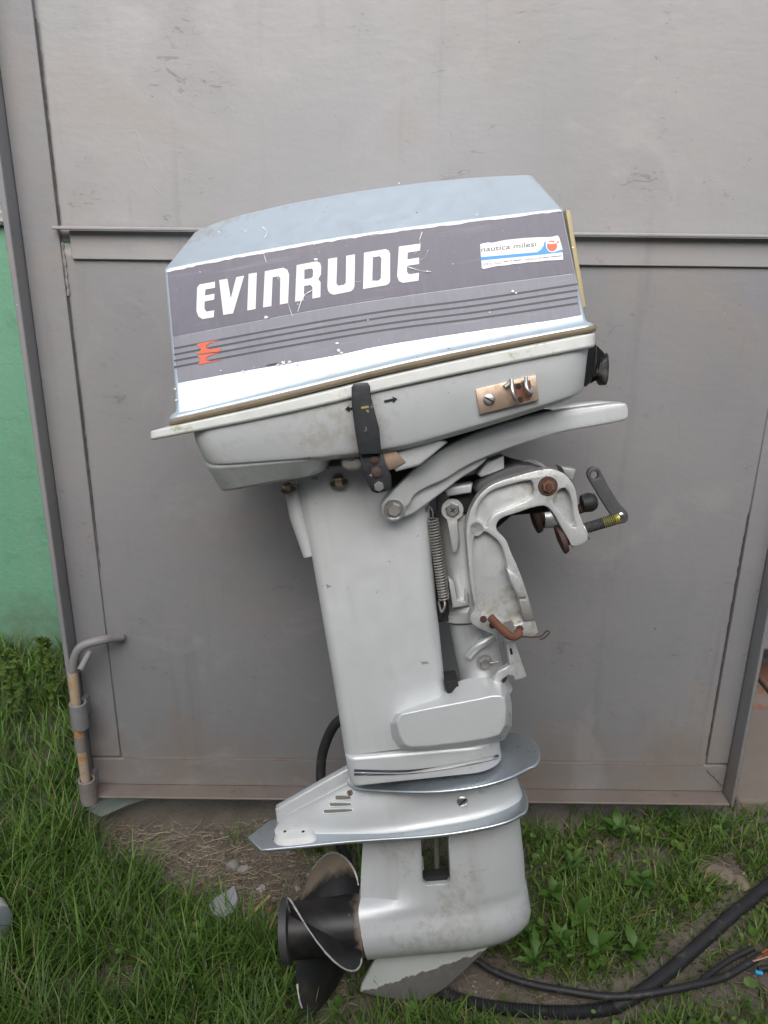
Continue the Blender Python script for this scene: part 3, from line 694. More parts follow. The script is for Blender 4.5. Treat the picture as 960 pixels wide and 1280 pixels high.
# worn front corner, chips on the chamfer
def chamfer_pt(x, y):
    a, b_, c_ = PS(300, 318.5), PS(600, 273.3), P(480, 234.5, WT)
    n = (b_-a).cross(c_-a).normalized()
    if n.z < 0: n = -n
    return P_on(x, y, n, a.dot(n)+0.002)
for pg in [scratch([(328, 284), (334, 290), (331, 297)], 2.0, lambda p: p), scratch([(273, 289), (275, 291)], 2.2, lambda p: p), scratch([(302, 286), (308, 289)], 1.5, lambda p: p), scratch([(392, 277), (400, 272)], 0.8, lambda p: p), scratch([(498, 228), (499, 230)], 2.0, lambda p: p)]: decal('chip', [pg], M['scratch'], 0.001, cover, chamfer_pt)
prism_px('front_trim', [(707, 262), (713, 263), (733, 384), (727, 386)], -0.11, 0.145, M['trim'], mot, 0.0015)

# seal and lower pan
SEALT = [(210, 524), (320, 498.5), (420, 474), (480, 459), (600, 433), (748, 405)]
SEALB = [(208, 533), (320, 508), (420, 483), (480, 468), (600, 442), (748, 413.5)]
st, sb = PC(SEALT, 0.181), PC(SEALB, 0.181)
mid_ = [a.lerp(b_, .5)+Vector((0, 0, 0.004)) for a, b_ in zip(st, sb)]
mesh('rubber_seal', *loft([ring(sb, 0.014), ring(mid_, 0.016), ring(st, 0.014)]), M['seal'], mot, 40, 0.0015)
RT = [(186, 538), (320, 509), (420, 485), (480, 470), (600, 443.5), (748, 414)]
RB = [(187, 551), (330, 523), (420, 503), (480, 488), (600, 462), (748, 433)]
rt, rb = PC(RT, 0.190), PC(RB, 0.190)
pan_top = off(rt, 0.0015, -0.02, 0.02)
WALLT = [(238, 552), (330, 526), (420, 506), (480, 491), (600, 465), (742, 435)]
WALLB = [(251, 583), (330, 577), (412, 570.5), (490, 560), (548, 546), (640, 519), (737, 489)]
wt, wb = PC(WALLT, 0.183), PC(WALLB, 0.176)
pan = mesh('lower_pan', *loft([ring(off(wb, -0.006, -0.02, 0.012), 0.03), ring(off(wb, 0, -0.003, 0.003), 0.03), ring(off(wb, 0.006, 0), 0.03), ring(wt, 0.03), ring(off(wt, 0.014, 0), 0.03)]), M['pan'], mot, 35, 0.002)
mesh('pan_rim', *loft([ring(off(rb, 0, -0.003, 0.002), 0.016, ri=.006), ring(off(rb, 0.002, 0), 0.018, ri=.007), ring(off(rt, -0.0015, 0), 0.018, ri=.007), ring(pan_top, 0.018, ri=.007)]), M['rim'], pan, 35, 0.002)
CRS = [(252, 585), (330, 579), (409, 572)]; BOT = [(271, 616), (330, 605), (404, 591)]
mesh('pan_sump', *loft([ring(off(PC(BOT, 0.140), -0.002, -0.012, .01), 0.02), ring(PC(BOT, 0.143), 0.03), ring(PC(CRS, 0.170), 0.03), ring(off(PC(CRS, 0.165), 0.01, 0), 0.03)]), M['pan'], pan, 35, 0.003)
prism_px('front_lip', [(480, 570), (545, 548), (560, 553), (525, 582), (495, 590)], 0.10, 0.150, M['pan'], pan, 0.004)
prism_px('bracket_plate', [(478, 562), (492, 560), (508, 578), (495, 586), (470, 590)], 0.135, 0.152, M['brass'], pan, 0.002)
prism_px('link_lug', [(425, 572), (436, 568), (452, 570), (454, 588), (428, 588)], 0.10, 0.150, M['dull'], pan, 0.003, 1)
prism_px('shade_block', [(470, 566), (560, 545), (600, 530), (690, 512), (690, 520), (560, 570), (520, 600), (485, 612), (472, 600)], -0.08, 0.085, M['void'], mot, 0.004)  # black block added to stand in for the shade under the pan
# arrows cast in the pan side
def pan_pt(x, y, lift=0.0012):
    a, b_, c_ = P(330, 526, .183), P(600, 465, .183), P(490, 560, .176); n = (b_-a).cross(c_-a).normalized()
    if n.z < 0: n = -n
    return P_on(x, y, n, a.dot(n)+lift)
for pg in ([(431, 511.5), (437, 506.5), (436.5, 509.5), (446, 508), (446, 511.5), (437, 512.5), (437.5, 515)], [(497, 498.5), (490, 495.5), (491, 498), (480, 500.5), (480.5, 503.5), (491.5, 501), (491, 504)]):
    decal('arrow_mark', [[pg]], M['void'], 0, pan, pan_pt)
# latch lever
ZL = lambda p: zm(p, 340, 460, 4.364)
wide = lambda pts, cx, k: [(cx(y)+(x-cx(y))*k, y) for x, y in pts]
lcx = lambda y: 484+.115*(y-80)
lev = prism_px('latch_lever', ZL(wide([(443, 105), (452, 86), (514, 78), (526, 100), (530, 150), (548, 230), (572, 330), (584, 468), (484, 474), (462, 330), (446, 200)], lcx, 1.22)), 0.190, 0.2025, M['blackpaint'], mot, 0.0015)
prism_px('lever_foot', ZL([(476, 470), (598, 464), (650, 600), (652, 664), (575, 684), (545, 676), (495, 570)]), 0.150, 0.190, M['blackpaint'], lev, 0.002)
prism_px('lever_mark', ZL([(485, 212), (527, 205), (529, 217), (487, 223)]), 0.2025, 0.2030, M['yellowzinc'], lev, 0)
for (x, y), r in (((560, 500), .005), ((570, 568), .0065)):
    c = P(*ZL([(x, y)])[0], 0.190); lathe('rivet', c, c+Vector((0, 0, .004)), [(0, r), (0.7, r), (1, r*.6)], M['darkrust'], lev, 16)
hexbolt('bolt', P(*ZL([(583, 645)])[0], 0.190), (0, 0, 1), 0.0065, 0.006, M['steel'], lev)
c = P(*ZL([(434, 488)])[0], 0.150); lathe('rivet', c, c+Vector((0, 0, .003)), [(0, .004), (.7, .004), (1, .003)], M['dull'], pan, 14)
# catch plate
ZC = lambda p: zm(p, 560, 440, 4.0)
cp = prism_px('catch_plate', ZC([(140, 188), (440, 115), (455, 240), (160, 312)]), 0.180, 0.1842, M['brass'], mot, 0.0006)
slot_screw('screw', P(*ZC([(205, 238)])[0], 0.1842), (0, 0, 1), 0.0075, M['steel'], cp, 0.9)
prism_px('catch_slot', ZC([(330, 160), (410, 140), (425, 205), (410, 240), (345, 262), (330, 235)]), 0.1842, 0.1852, M['rust'], cp, 0)
for xx in (352, 362):
    c = P(*ZC([(xx, 172 if xx == 352 else 238)])[0], 0.1852); lathe('hole', c, c+Vector((0, 0, .0008)), [(0, .0035), (1, .0033)], M['void'], cp, 12)
for pts in ([(318, 140), (322, 190), (334, 235), (345, 250)], [(390, 128), (392, 175), (410, 205), (424, 180)]):
    c_ = [P(*ZC([p])[0], 0.190+(.006 if i in (1, 2) else 0)) for i, p in enumerate(pts)]; tube('catch_loop', catmull(c_, 6), 0.0026, M['steel'], cp, 10)
tube('catch_loop', catmull([P(*ZC([p])[0], 0.187) for p in [(285, 175), (305, 160), (318, 140)]], 5), 0.0032, M['dull'], cp, 10)
# cable grommet at the front
gpa, gpb = P(736, 455, 0.10), P(759, 458, 0.10)
prof = [(0, .030)]
for i in range(5): prof += [(0.12+i*.12, .027-i*.002), (0.18+i*.12, .022-i*.002)]
prof += [(0.80, .017), (0.86, .017)]
gr = lathe('cable_grommet', gpa, gpb, prof, M['black'], mot, 24)
prism_px('grommet_lip', [(752, 450), (760, 446), (763, 452), (761, 480), (755, 482), (750, 468), (741, 474), (741, 460)], 0.085, 0.12, M['black'], gr, 0.004, 1)

# leg (exhaust housing)
def leg_ring(l, r_, wd, rr, n=18, r0=.016): return ring([P(*l, wd), P(*r_, wd)], rr, n, 8, r0, smooth=False)
LV = [((364, 585), (542, 575), .062, .022), ((376, 640), (538, 632), .062, .022), ((387, 690), (541, 700), .062, .022), ((401, 770), (549, 780), .062, .022), ((414, 845), (556, 850), .062, .022), ((423, 900), (568, 895), .063, .022), ((430, 946), (600, 925), .064, .022)]
leg = mesh('exhaust_leg', *loft([leg_ring(*a) for a in LV][::-1]), M['cast'], mot, 35, 0.002)
for pa, pb in (((430, 946), (628, 930)), ):
    rr = [leg_ring((430, 946), (628, 929), .067, .05), leg_ring((431, 950), (629, 933), .0705, .05), leg_ring((436, 979), (632, 958), .0725, .05), leg_ring((437, 984), (633, 963), .0725, .05)]
    collar = mesh('leg_collar', *loft(rr[::-1]), M['cast'], mot, 35, 0.002)
tube('rear_rib', [P(365, 606, .045), P(372, 645, .045), P(386, 695, .045)], [.012, .012, .008], M['cast'], leg, 12)
hexbolt('bolt', P(361, 613, .06), (0, 1, 0.4), .007, .010, M['brass'], leg, M['dull'])
hexbolt('bolt', P(424, 604, .066), (0, 1, 0.5), .0085, .012, M['brass'], leg, M['dull'])
# black stripe decal on the collar
def coll(x, y, lift=0.0013): return P(x, y, .0885+lift)
def cw(x): return 0
s_t = sm([(443, 961), (500, 962), (545, 958), (590, 950), (622, 943)]); s_b = sm([(443, 969), (500, 968), (545, 963), (590, 955.5), (622, 948)])
csf = surf(collar)
decal('collar_stripe', [[s_t+s_b[::-1]]], M['stripe'], 0, collar, lambda x, y: csf(x, y, .0016))
decal('collar_stripe_line', [[[(x, y+3.2) for x, y in s_t]+[(x, y+4.4) for x, y in s_t][::-1]]], M['cast'], 0, collar, lambda x, y: csf(x, y, .0020))
# lower mount cover
A_ = [(484, 896), (520, 880), (556, 868), (570, 849), (622, 846), (640, 866), (640, 922), (600, 934), (515, 942), (489, 932)]
B_ = [(493, 894), (525, 887), (560, 880), (592, 874), (624, 867), (633, 874), (632, 917), (600, 926), (516, 936), (501, 929)]
def loop(pts, wd, it=1): return chaikin([P(x, y, wd) for x, y in pts], it)
Bi = [(x+(563-x)*.012, y+(903-y)*.03) for x, y in B_]
mc = mesh('mount_cover', *loft([loop(A_, -.02), loop(A_, .054), loop([(a[0]*.06+b_[0]*.94, a[1]*.06+b_[1]*.94) for a, b_ in zip(A_, B_)], .094), loop(B_, .0965), loop(Bi, .0982)]), M['cast'], mot, 30, .0015)
c = P(633, 888, .06); lathe('bolt_recess', c, c+Vector((.004, 0, 0)), [(0, .012), (.8, .012), (1, .009)], M['dull'], mc, 18)
prism_px('dark_gap', [(556, 852), (572, 850), (575, 866), (560, 872)], .02, .064, M['void'], mc, .002)
# splash plate and anti-ventilation plate: flat plates square to the leg
def plate(name, near, vref, thick, mat, par, tail=None, nose=None):
    v_ = P(*vref[0], vref[1]).y
    pts = [PV(x, y, v_) for x, y in near]
    out_ = [(p.x, p.z) for p in (catmull(pts, 5) if tail is None else [PV(*q_, v_) for q_ in tail]+catmull(pts, 5))]
    w_end = out_[-1][1]; u_end = out_[-1][0]
    un_ = PV(*nose, v_).x
    out_ += [(u_end+max(.01, un_-u_end)*math.sin(k/8*math.pi/2), w_end*math.cos(k/8*math.pi/2)) for k in range(1, 8)]
    out_ = [(a, max(b_, 0.0005)) for a, b_ in out_]
    lo = [(a, -b_) for a, b_ in out_[::-1]]
    full = out_+lo
    o_ = prism(name, [full], 0, thick, mat, par, thick*0.42)
    for vert in o_.data.vertices:      # (x,y,z)->(u, v, w)
        x, y, z = vert.co; vert.co = (x, v_-thick+z, y)
    o_.data.flip_normals() if False else None
    bm = bmesh.new(); bm.from_mesh(o_.data); bmesh.ops.recalc_face_normals(bm, faces=bm.faces); bm.to_mesh(o_.data); bm.free()
    return o_, v_
SPL = [(434, 978), (445, 985), (480, 988), (540, 989), (595, 983), (635, 972), (662, 959)]
sp, vsp = plate('splash_plate', SPL, ((540, 989), .084), .006, M['plate'], mot, None, (678, 944))
AV = [(326, 1062), (380, 1057), (440, 1051), (540, 1044), (600, 1035), (635, 1026), (652, 1017)]
av, vav = plate('anti_ventilation_plate', AV, ((540, 1044), .078), .006, M['plate'], mot, [(311, 1040)], (663, 1005))
# gearcase neck between the plates
def foil(u0, u1, v_, W_, nose=.35, tail=.5, tr=0.15, n=30, vt=0.0, pw=2.0, piv=0.0):
    """streamlined ring: tail at u0 (relative thickness tr), nose at u1"""
    near = []
    for i in range(n+1):
        s = (1-math.cos(math.pi*i/n))/2
        f = 1.0
        if s > 1-nose: f *= max(0.0, 1-((s-(1-nose))/nose)**pw)**(1/pw)
        if s < tail:
            q_ = s/tail; q_ = q_*q_*(3-2*q_); f *= tr+(1-tr)*q_
        uu_ = u0+(u1-u0)*s; near.append(Vector((uu_, v_+vt*(uu_-piv), max(W_*f, 0.0004))))
    return near+[Vector((p.x, p.y, -p.z)) for p in near[::-1]]
uA0, uA1 = P(436, 984, .0).x, P(640, 965, .0).x
rr = []
vtop = vsp-.004; vbot = vav-.003
uB0 = P(342, 1020, .0).x; uB1 = P(655, 1003, .0).x
for k, (a, wd) in enumerate(((0, .054), (.25, .051), (.55, .050), (.8, .051), (.93, .054), (.985, .061), (1, .070))):
    v_ = vtop+(vbot-vtop)*a
    e = min(1, a/.62)
    rr.append(foil(uA0+(uB0-uA0)*e, uA1+(uB1-uA1)*a, v_, wd, .30, .55, .25))
neck = mesh('gearcase_neck', *loft(rr[::-1]), M['cast'], mot, 50)
prism_px('neck_fin', [(434, 961), (405, 977), (372, 996), (344, 1012), (346, 1030), (445, 1015), (445, 970)], -.008, .009, M['cast'], neck, .003)
Z8 = lambda p: zm(p, 380, 880, 6.4)
nsf = surf(neck)
for pg in ([(250, 735), (262, 728), (372, 734), (380, 750), (372, 768), (255, 772), (245, 760)], [(203, 795), (215, 787), (375, 790), (384, 803), (374, 817), (212, 824), (202, 812)], [(156, 852), (170, 842), (382, 836), (392, 848), (384, 866), (165, 880), (154, 868)]):
    q = [tuple(p[:2]) for p in chaikin([(x, y, 0) for x, y in Z8(pg)], 1)]; cx = sum(p[0] for p in q)/len(q); cy = sum(p[1] for p in q)/len(q)
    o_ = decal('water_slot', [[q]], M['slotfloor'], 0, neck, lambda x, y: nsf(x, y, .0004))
    tube('slot_rim', [nsf(x, y, .0004) for x, y in q+q[:2]], .0011, M['cast'], o_, 6)
slot_screw('screw', nsf(578, 1001.5, 0), (0, 0, 1), .0085, M['steel'], neck, 2.2)
c = nsf(604, 989, 0); lathe('plug', c, c+Vector((0, 0, .003)), [(0, .006), (.7, .006), (1, .004)], M['cast'], neck, 16)
hexbolt('bolt', P(437, 989, .054), (0, -1, 0), .0045, .006, M['brass'], neck)
# anode on the plate
def PA(x, y, dv): return PV(x, y, vav+dv)
an_b = chaikin([PA(x, y, .0) for x, y in [(341, 1052), (346, 1040), (360, 1035), (382, 1034), (393, 1040), (397, 1050), (385, 1055), (350, 1058)]], 2)
an_t = chaikin([PA(x, y, .0085) for x, y in [(346, 1044), (350, 1036), (362, 1033), (380, 1032), (389, 1035), (391, 1043), (382, 1047), (352, 1049)]], 2)
an = mesh('anode', *loft([an_b, [p.lerp(q_, .8)+Vector((0, .001, 0)) for p, q_ in zip(an_b, an_t)], an_t]), M['anode'], mot, 50)
for x in (356, 379):
    c = PA(x, 1039.5, .0087); lathe('screw_hole', c, c+Vector((0, .0006, 0)), [(0, .0026), (1, .0025)], M['void'], an, 12)
# lower gearcase: strut + torpedo as one loft
ax_r, ax_f = P(455, 1155, 0), P(660, 1137, 0)
hub_r = (P(455, 1119, .0)-P(455, 1191, .0)).length/2
axv = lambda u: ax_r.y+(ax_f.y-ax_r.y)*(u-ax_r.x)/(ax_f.x-ax_r.x)
uT0 = ax_r.x
uTop0, uTop1 = P(457, 1052, .02).x, P(652, 1030, .0).x
uN = P(664, 1140, .0).x
vr = ax_r.y
slope = (ax_f.y-ax_r.y)/(ax_f.x-ax_r.x)
rr = []
RT_ = hub_r
print('slope', slope, 'torpedo radius', RT_, 'vav', vav, 'vr', vr, 'len', uN-uT0)
sect = [(vav-.002, .0355, uTop0, uTop1, .30, .45, .12)]
h_top = vav-.002-vr
for a, wd, tr in ((.75, .0355, .16), (.5, .0365, .2), (.3, .038, .3)):
    v_ = vr+RT_*1.0+(vav-vr-RT_)*a
    sect.append((v_, wd, uTop0+(uT0-uTop0)*(1-a)+.002, uTop1+(uN-uTop1)*(1-a)*.9, .30, .45, tr))
sect.append((vr+RT_*1.12, .0392, uT0+.005, uN-.001, .33, .4, .45))
sect.append((vr+RT_*.99, .0405, uT0+.001, uN, .36, .32, .75))
for h in (.84, .7, .55, .3, 0, -.3, -.55, -.75, -.9, -.985):
    wd = RT_*math.sqrt(1-h*h); 
    if h > .2: wd = max(wd, .0405+(.84-h)*.008)
    front = uN-(0 if h > 0 else (h*h)**1.0*.055)
    sect.append((vr+RT_*h, wd, uT0+0, front, .42, .2, 1.0 if h < .8 else .92))
vt_ = slope
low = mesh('gearcase', *loft([foil(u0, u1, v_+0, wd, ns, tl, tr, 34, slope*max(0, min(1, 1-(v_-vr-RT_)/(vav-vr-RT_))), 2.0, uT0) for v_, wd, u0, u1, ns, tl, tr in sect][::-1]), M['cast'], mot, 40)
# shift all torpedo rows so that the axis tilt refers to the rear end
for vert in low.data.vertices:
    pass
# water intake window cut through
wo = [(526, 1044), (560, 1042), (563, 1100), (559, 1105), (533, 1107), (528, 1102)]
cut = prism('window_cutter', [[P(x, y, .037)[:2] for x, y in wo]], -.08, .08, M['void'], mot, 0)
md = low.modifiers.new('win', 'BOOLEAN'); md.object = cut; md.operation = 'DIFFERENCE'; md.solver = 'EXACT'
cut2 = prism('window_cutter', [[P(x, y, .0)[:2] for x, y in [(529, 1055), (560, 1052), (565, 1135), (532, 1138)]]], -.08, .026, M['void'], mot, 0)
md = low.modifiers.new('win', 'BOOLEAN'); md.object = cut2; md.operation = 'DIFFERENCE'; md.solver = 'EXACT'
dg = bpy.context.evaluated_depsgraph_get(); dg.update()
me2 = bpy.data.meshes.new_from_object(low.evaluated_get(dg)); low.modifiers.clear(); low.data = me2; finish(me2, 40)
bpy.data.objects.remove(cut); bpy.data.objects.remove(cut2)
wlip = [(x+(544-x)*-.10, y+(1075-y)*-.04) for x, y in wo]
prism_px('window_frame', [wlip, wo], .026, .0385, M['cast'], low, .0012)
tube('water_tube', [P(545, 1035, -.005), P(547, 1118, -.005)], .004, M['dull'], low, 10)
prism_px('window_sill', [(529, 1097), (561, 1094), (563, 1108), (531, 1110)], .008, .028, M['void'], low, .001)
decal('scuff', [scratch([(588, 1090), (597, 1088), (607, 1087)], 2.0, lambda p: p)], M['dull'], 0, low, surf(low))
# skeg
SK = [(476, 1186), (470, 1198), (452, 1232), (450, 1241), (468, 1246), (500, 1251), (520, 1253.5), (535, 1250), (560, 1234), (588, 1208), (614, 1182), (590, 1160), (520, 1165)]
a_, b_ = P(452, 1237, 0), P(612, 1184, 0)
sa = (b_.y-a_.y)/(b_.x-a_.x); SKEG_LINE = (sa, a_.y-sa*a_.x)
M['skeg'] = skeg_mat()
prism_px('skeg', SK, -.006, .006, M['skeg'], mot, .0035)
# propeller
prop = link(bpy.data.objects.new('propeller', None), mot); prop.location = ax_r
axd = Vector((1, slope, 0)).normalized()
hl = (P(455, 1155, 0)-P(357, 1163, 0)).length
ex = axd; eyv = Vector((-axd.y, axd.x, 0)); ez = Vector((0, 0, 1))
def prop_pt(x, r, a): return ex*x + eyv*(r*math.cos(a)) + ez*(r*math.sin(a))
def prop_lathe(name, prof, mat, parent, seg=40):
    return mesh(name, *loft([[prop_pt(x, r, 2*math.pi*k/seg) for k in range(seg)] for x, r in prof]), mat, parent, 35)
hub = prop_lathe('hub', [(-hl, RT_*.80), (-hl*.9, RT_*.84), (-hl*.5, RT_*.86), (-hl*.35, RT_*.88), (-hl*.2, RT_*.90), (-hl*.1, RT_*.915), (-.004, RT_*.93), (-.0015, RT_*.93)], M['blade'], prop)
at = hub.data.attributes.new('wear', 'FLOAT', 'POINT'); at.data.foreach_set('value', [max(0, .62+v.co.dot(ex)*14) if v.co.dot(ex) > -.05 else 0 for v in hub.data.vertices])
prop_lathe('hub_ring', [(-hl-.003, RT_*.70), (-hl-.004, RT_*.95), (-hl+.008, RT_*.97), (-hl+.011, RT_*.84)], M['darksteel'], prop)
prop_lathe('hub_bore', [(-hl-.0045, RT_*.66), (-hl-.0038, RT_*.66)], M['void'], prop)
RTIP = RT_*2.55
def blade_mesh():
    nu, nv = 22, 18; pts = []; wear = []
    for side in (1, -1):
        for j in range(nv+1):
            q = j/nv; r = RT_*.80+(RTIP-RT_*.80)*q
            xt = -hl*(.88-.12*q**4); xl = -hl*(.03+.70*q**3.6)
            for i in range(nu+1):
                s = i/nu; x = xt+(xl-xt)*s
                a = (x+.45*hl)/hl*R(92)
                thick = .0024*(1-abs(2*s-1)**4)*(1-.6*q)+.0009
                pts.append((x+side*thick*.6, r, a+side*thick*.6/r)); wear.append(q)
    return pts, wear, nu, nv
SGN = -1
def make_blade(a0, wear_on, edge, name='blade'):
    pts, wear, nu, nv = blade_mesh(); vs_ = [prop_pt(x, r, a+a0) for x, r, a in pts]; fs_ = []
    n1 = (nu+1)*(nv+1); W1 = nu+1
    for j in range(nv):
        for i in range(nu):
            k = j*W1+i; fs_.append((k, k+1, k+W1+1, k+W1)); fs_.append((n1+k, n1+k+W1, n1+k+W1+1, n1+k+1))
    for j in range(nv):
        for i in (0, nu):
            k = j*W1+i; fs_.append((k, k+W1, n1+k+W1, n1+k))
    for i in range(nu):
        k = nv*W1+i; fs_.append((k, k+1, n1+k+1, n1+k))
        k = i; fs_.append((k, k+1, n1+k+1, n1+k))
    o_ = mesh(name, vs_, fs_, M['blade'], prop, 60)
    me = o_.data; at = me.attributes.new('wear', 'FLOAT', 'POINT')
    inv = []
    for v in me.vertices:
        p = v.co; rr_ = math.hypot(p.dot(eyv), p.dot(ez)); q_ = (rr_-RT_*.8)/(RTIP-RT_*.8); inv.append(max(0, min(1, q_*wear_on)))
    at.data.foreach_set('value', inv)
    # worn bright rim
    rim = [vs_[j*W1+0] for j in range(3, nv)]+[vs_[nv*W1+i] for i in range(nu+1)]+[vs_[j*W1+nu] for j in range(nv-1, 3, -1)]
    rim = rim[int(edge[0]*len(rim)):int(edge[1]*len(rim))]
    tube('worn_edge', rim, [.0010+.0009*random.random() for _ in rim], M['wornedge'], o_, 6)
    return o_
PH0 = R(66)
make_blade(PH0, .25, (.0, 1)); make_blade(PH0-R(120), 1.15, (.62, 1)); make_blade(PH0+R(120), .3, (.08, .24))

# swivel bracket, spring, clamp brackets
swt = lathe('swivel_tube', P(572, 612, 0), P(586, 768, 0), [(0, .034), (.9, .034), (.92, .036), (1, .036)], M['bracket'], mot, 28)
lathe('tube_flange', P(585, 757, .0), P(587, 770, .0), [(0, .036), (.2, .043), (.8, .043), (1, .038)], M['bracket'], swt, 28)
lathe('pivot_tube', P(588, 772, 0), P(603, 846, 0), [(0, .034), (.85, .034), (1, .036)], M['bracket'], mot, 28)
lathe('tube_ring', P(602, 845, 0), P(604, 853, 0), [(0, .037), (1, .037)], M['rust'], mot, 28)
lathe('tube_foot', P(604, 853, 0), P(607, 866, 0), [(0, .036), (1, .042)], M['bracket'], mot, 28)
tube('rib', catmull([P(586, 820, .034), P(597, 808, .040), P(618, 795, .040)], 5), .007, M['bracket'], mot, 10)
hexbolt('bolt', P(606, 828, .036), (0, 0, 1), .008, .007, M['steel'], mot, M['dull'])
tube('linkage', [P(612, 829, .040), P(624, 827, .042)], .0022, M['dull'], mot, 8)
tube('shift_rod', [P(534, 640, .02), P(553, 775, .02)], .012, M['void'], mot, 12)
prism_px('rubber_flap', [(547, 742), (560, 755), (549, 776)], .02, .045, M['void'], mot, .001)
s0, s1 = P(541, 648, .055), P(555, 749, .055)
d = s1-s0; x_, y_ = frame(d); hp = []
turns = 29
for i in range(turns*10+1):
    a = 2*math.pi*i/10; hp.append(s0+d*(i/(turns*10))+x_*(.0072*math.cos(a))+y_*(.0072*math.sin(a)))
sprg = tube('spring', hp, .00135, M['dull'], mot, 6)
tube('spring_hook', catmull([s0, P(541, 640, .058), P(536, 632, .058), P(532, 640, .055)], 5), .0015, M['dull'], sprg, 6)
tube('spring_hook', catmull([s1, P(556, 757, .058), P(552, 765, .056), P(548, 752, .055)], 5), .0015, M['dull'], sprg, 6)
c = P(565.5, 637, .045); hb = hexbolt('pivot_bolt', c, (0, 0, 1), .0105, .006, M['steel'], mot, M['bracket'])
for a in (0.5, 2.07):
    c2 = c+Vector((0, 0, .0063)); dd = Vector((math.cos(a), math.sin(a), 0))*.0045; tube('cross_slot', [c2-dd, c2+dd], .0007, M['void'], hb, 6)
prism_px('latch_arm', [(558, 646), (571, 644), (574, 675), (571, 690), (566, 690), (562, 670)], .040, .046, M['bracket'], hb, .0015)
prism_px('fork', [(560, 722), (567, 728), (571, 750), (581, 752), (582, 736), (586, 745), (586, 757), (566, 760)], .030, .047, M['bracket'], mot, .0015)
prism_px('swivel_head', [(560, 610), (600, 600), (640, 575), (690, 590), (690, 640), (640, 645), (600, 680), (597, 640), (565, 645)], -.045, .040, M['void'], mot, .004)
prism_px('tilt_tube_cover', [(590, 606), (620, 588), (655, 576), (690, 588), (690, 602), (640, 605), (600, 625)], .030, .062, M['darksteel'], mot, .006, 1)
Z9 = lambda p: zm(p, 520, 580, 3.4286)
OUTL = [(228, 655), (258, 615), (240, 560), (224, 420), (215, 300), (220, 240), (245, 170), (290, 112), (340, 80), (450, 46), (540, 22), (595, 22), (645, 46), (680, 95), (692, 150), (695, 200), (715, 250), (742, 320), (722, 342), (668, 358), (655, 325), (622, 270), (590, 210), (560, 178), (510, 182), (430, 210), (365, 230), (343, 258), (346, 288), (388, 325), (402, 370), (440, 450), (475, 550), (510, 670), (528, 738), (440, 744), (360, 742), (240, 692)]
HA = [(256, 222), (276, 168), (312, 128), (352, 108), (470, 72), (498, 76), (502, 126), (485, 153), (380, 190), (332, 214), (312, 248), (308, 272), (284, 246)]
HB = [(248, 306), (282, 292), (312, 300), (362, 345), (380, 400), (388, 450), (428, 555), (466, 670), (430, 690), (330, 668), (268, 632), (262, 580), (246, 420)]
HC = [(602, 128), (632, 104), (654, 122), (668, 172), (672, 225), (690, 270), (660, 262), (618, 196), (588, 172)]
def clamp(w0, w1, w2, near):
    out_l = [P(x, y, .088)[:2] for x, y in Z9(OUTL)]
    def grow(h, k):
        cx = sum(p[0] for p in h)/len(h); cy = sum(p[1] for p in h)/len(h); res = []
        for x, y in h:
            d = math.hypot(x-cx, y-cy); res.append((x+(x-cx)/d*k, y+(y-cy)/d*k))
        return res
    hs_ = [[P(x, y, .088)[:2] for x, y in Z9(grow(h, 6))] for h in (HA, HB, HC)]
    o_ = prism('clamp_bracket', [chaikin([(p[0], p[1], 0) for p in out_l], 1)], w0, w1, M['bracket'], mot, .0015)
    if near: prism('bracket_rib', [chaikin([(p[0], p[1], 0) for p in l_], 1) for l_ in [out_l]+hs_], w1-.004, w2, M['bracket'], o_, .0011, res=2)
    return o_
cl = clamp(.058, .074, .088, True)
clamp(-.076, -.060, 0, False)
lathe('boss', P(*Z9([(255, 270)])[0], .074), P(*Z9([(255, 270)])[0], .074)+Vector((0, 0, .014)), [(0, .012), (.8, .0115), (1, .0095)], M['bracket'], cl, 20)
prism_px('wedge', Z9([(385, 445), (437, 480), (478, 572), (440, 575), (412, 520)]), .074, .095, M['bracket'], cl, .003)
prism_px('worn_wedge', Z9([(440, 580), (482, 580), (512, 670), (460, 675)]), .084, .0915, M['dull'], cl, .002)
c = P(*Z9([(560, 92)])[0], .080)
lathe('bolt_seat', c, c+Vector((0, 0, .010)), [(0, .0135), (.9, .0135), (1, .0125)], M['darkrust'], cl, 24)
hexbolt('pivot_nut', c+Vector((0, 0, .010)), (0, 0, 1), .0088, .005, M['rust'], cl)
lathe('stud', c+Vector((0, 0, .015)), c+Vector((0, 0, .018)), [(0, .0045), (1, .004)], M['darkrust'], cl, 14)
for p in ((288, 665), (328, 690), (444, 705)):
    c = P(*Z9([p])[0], .0872); lathe('pin_hole', c, c+Vector((0, 0, .0014)), [(0, .0052), (1, .005)], M['darkrust'], cl, 16)
# rusty tilt pin
pin = tube('tilt_pin', catmull([P(*Z9([p])[0], ww) for p, ww in (((318, 655), .108), ((350, 690), .108), ((390, 728), .106), ((418, 740), .102), ((440, 728), .094), ((430, 712), .080))], 6), .0058, M['rust'], mot, 12)
c = P(*Z9([(395, 690)])[0], .088); lathe('pin_collar', c, c+Vector((0, 0, .005)), [(0, .008), (1, .0075)], M['dull'], pin, 16)
tube('cotter_wire', catmull([P(*Z9([p])[0], .09) for p in ((440, 738), (490, 742), (530, 740), (548, 728), (560, 715), (572, 722), (550, 745), (530, 752))], 4), .0011, M['darkrust'], pin, 6)
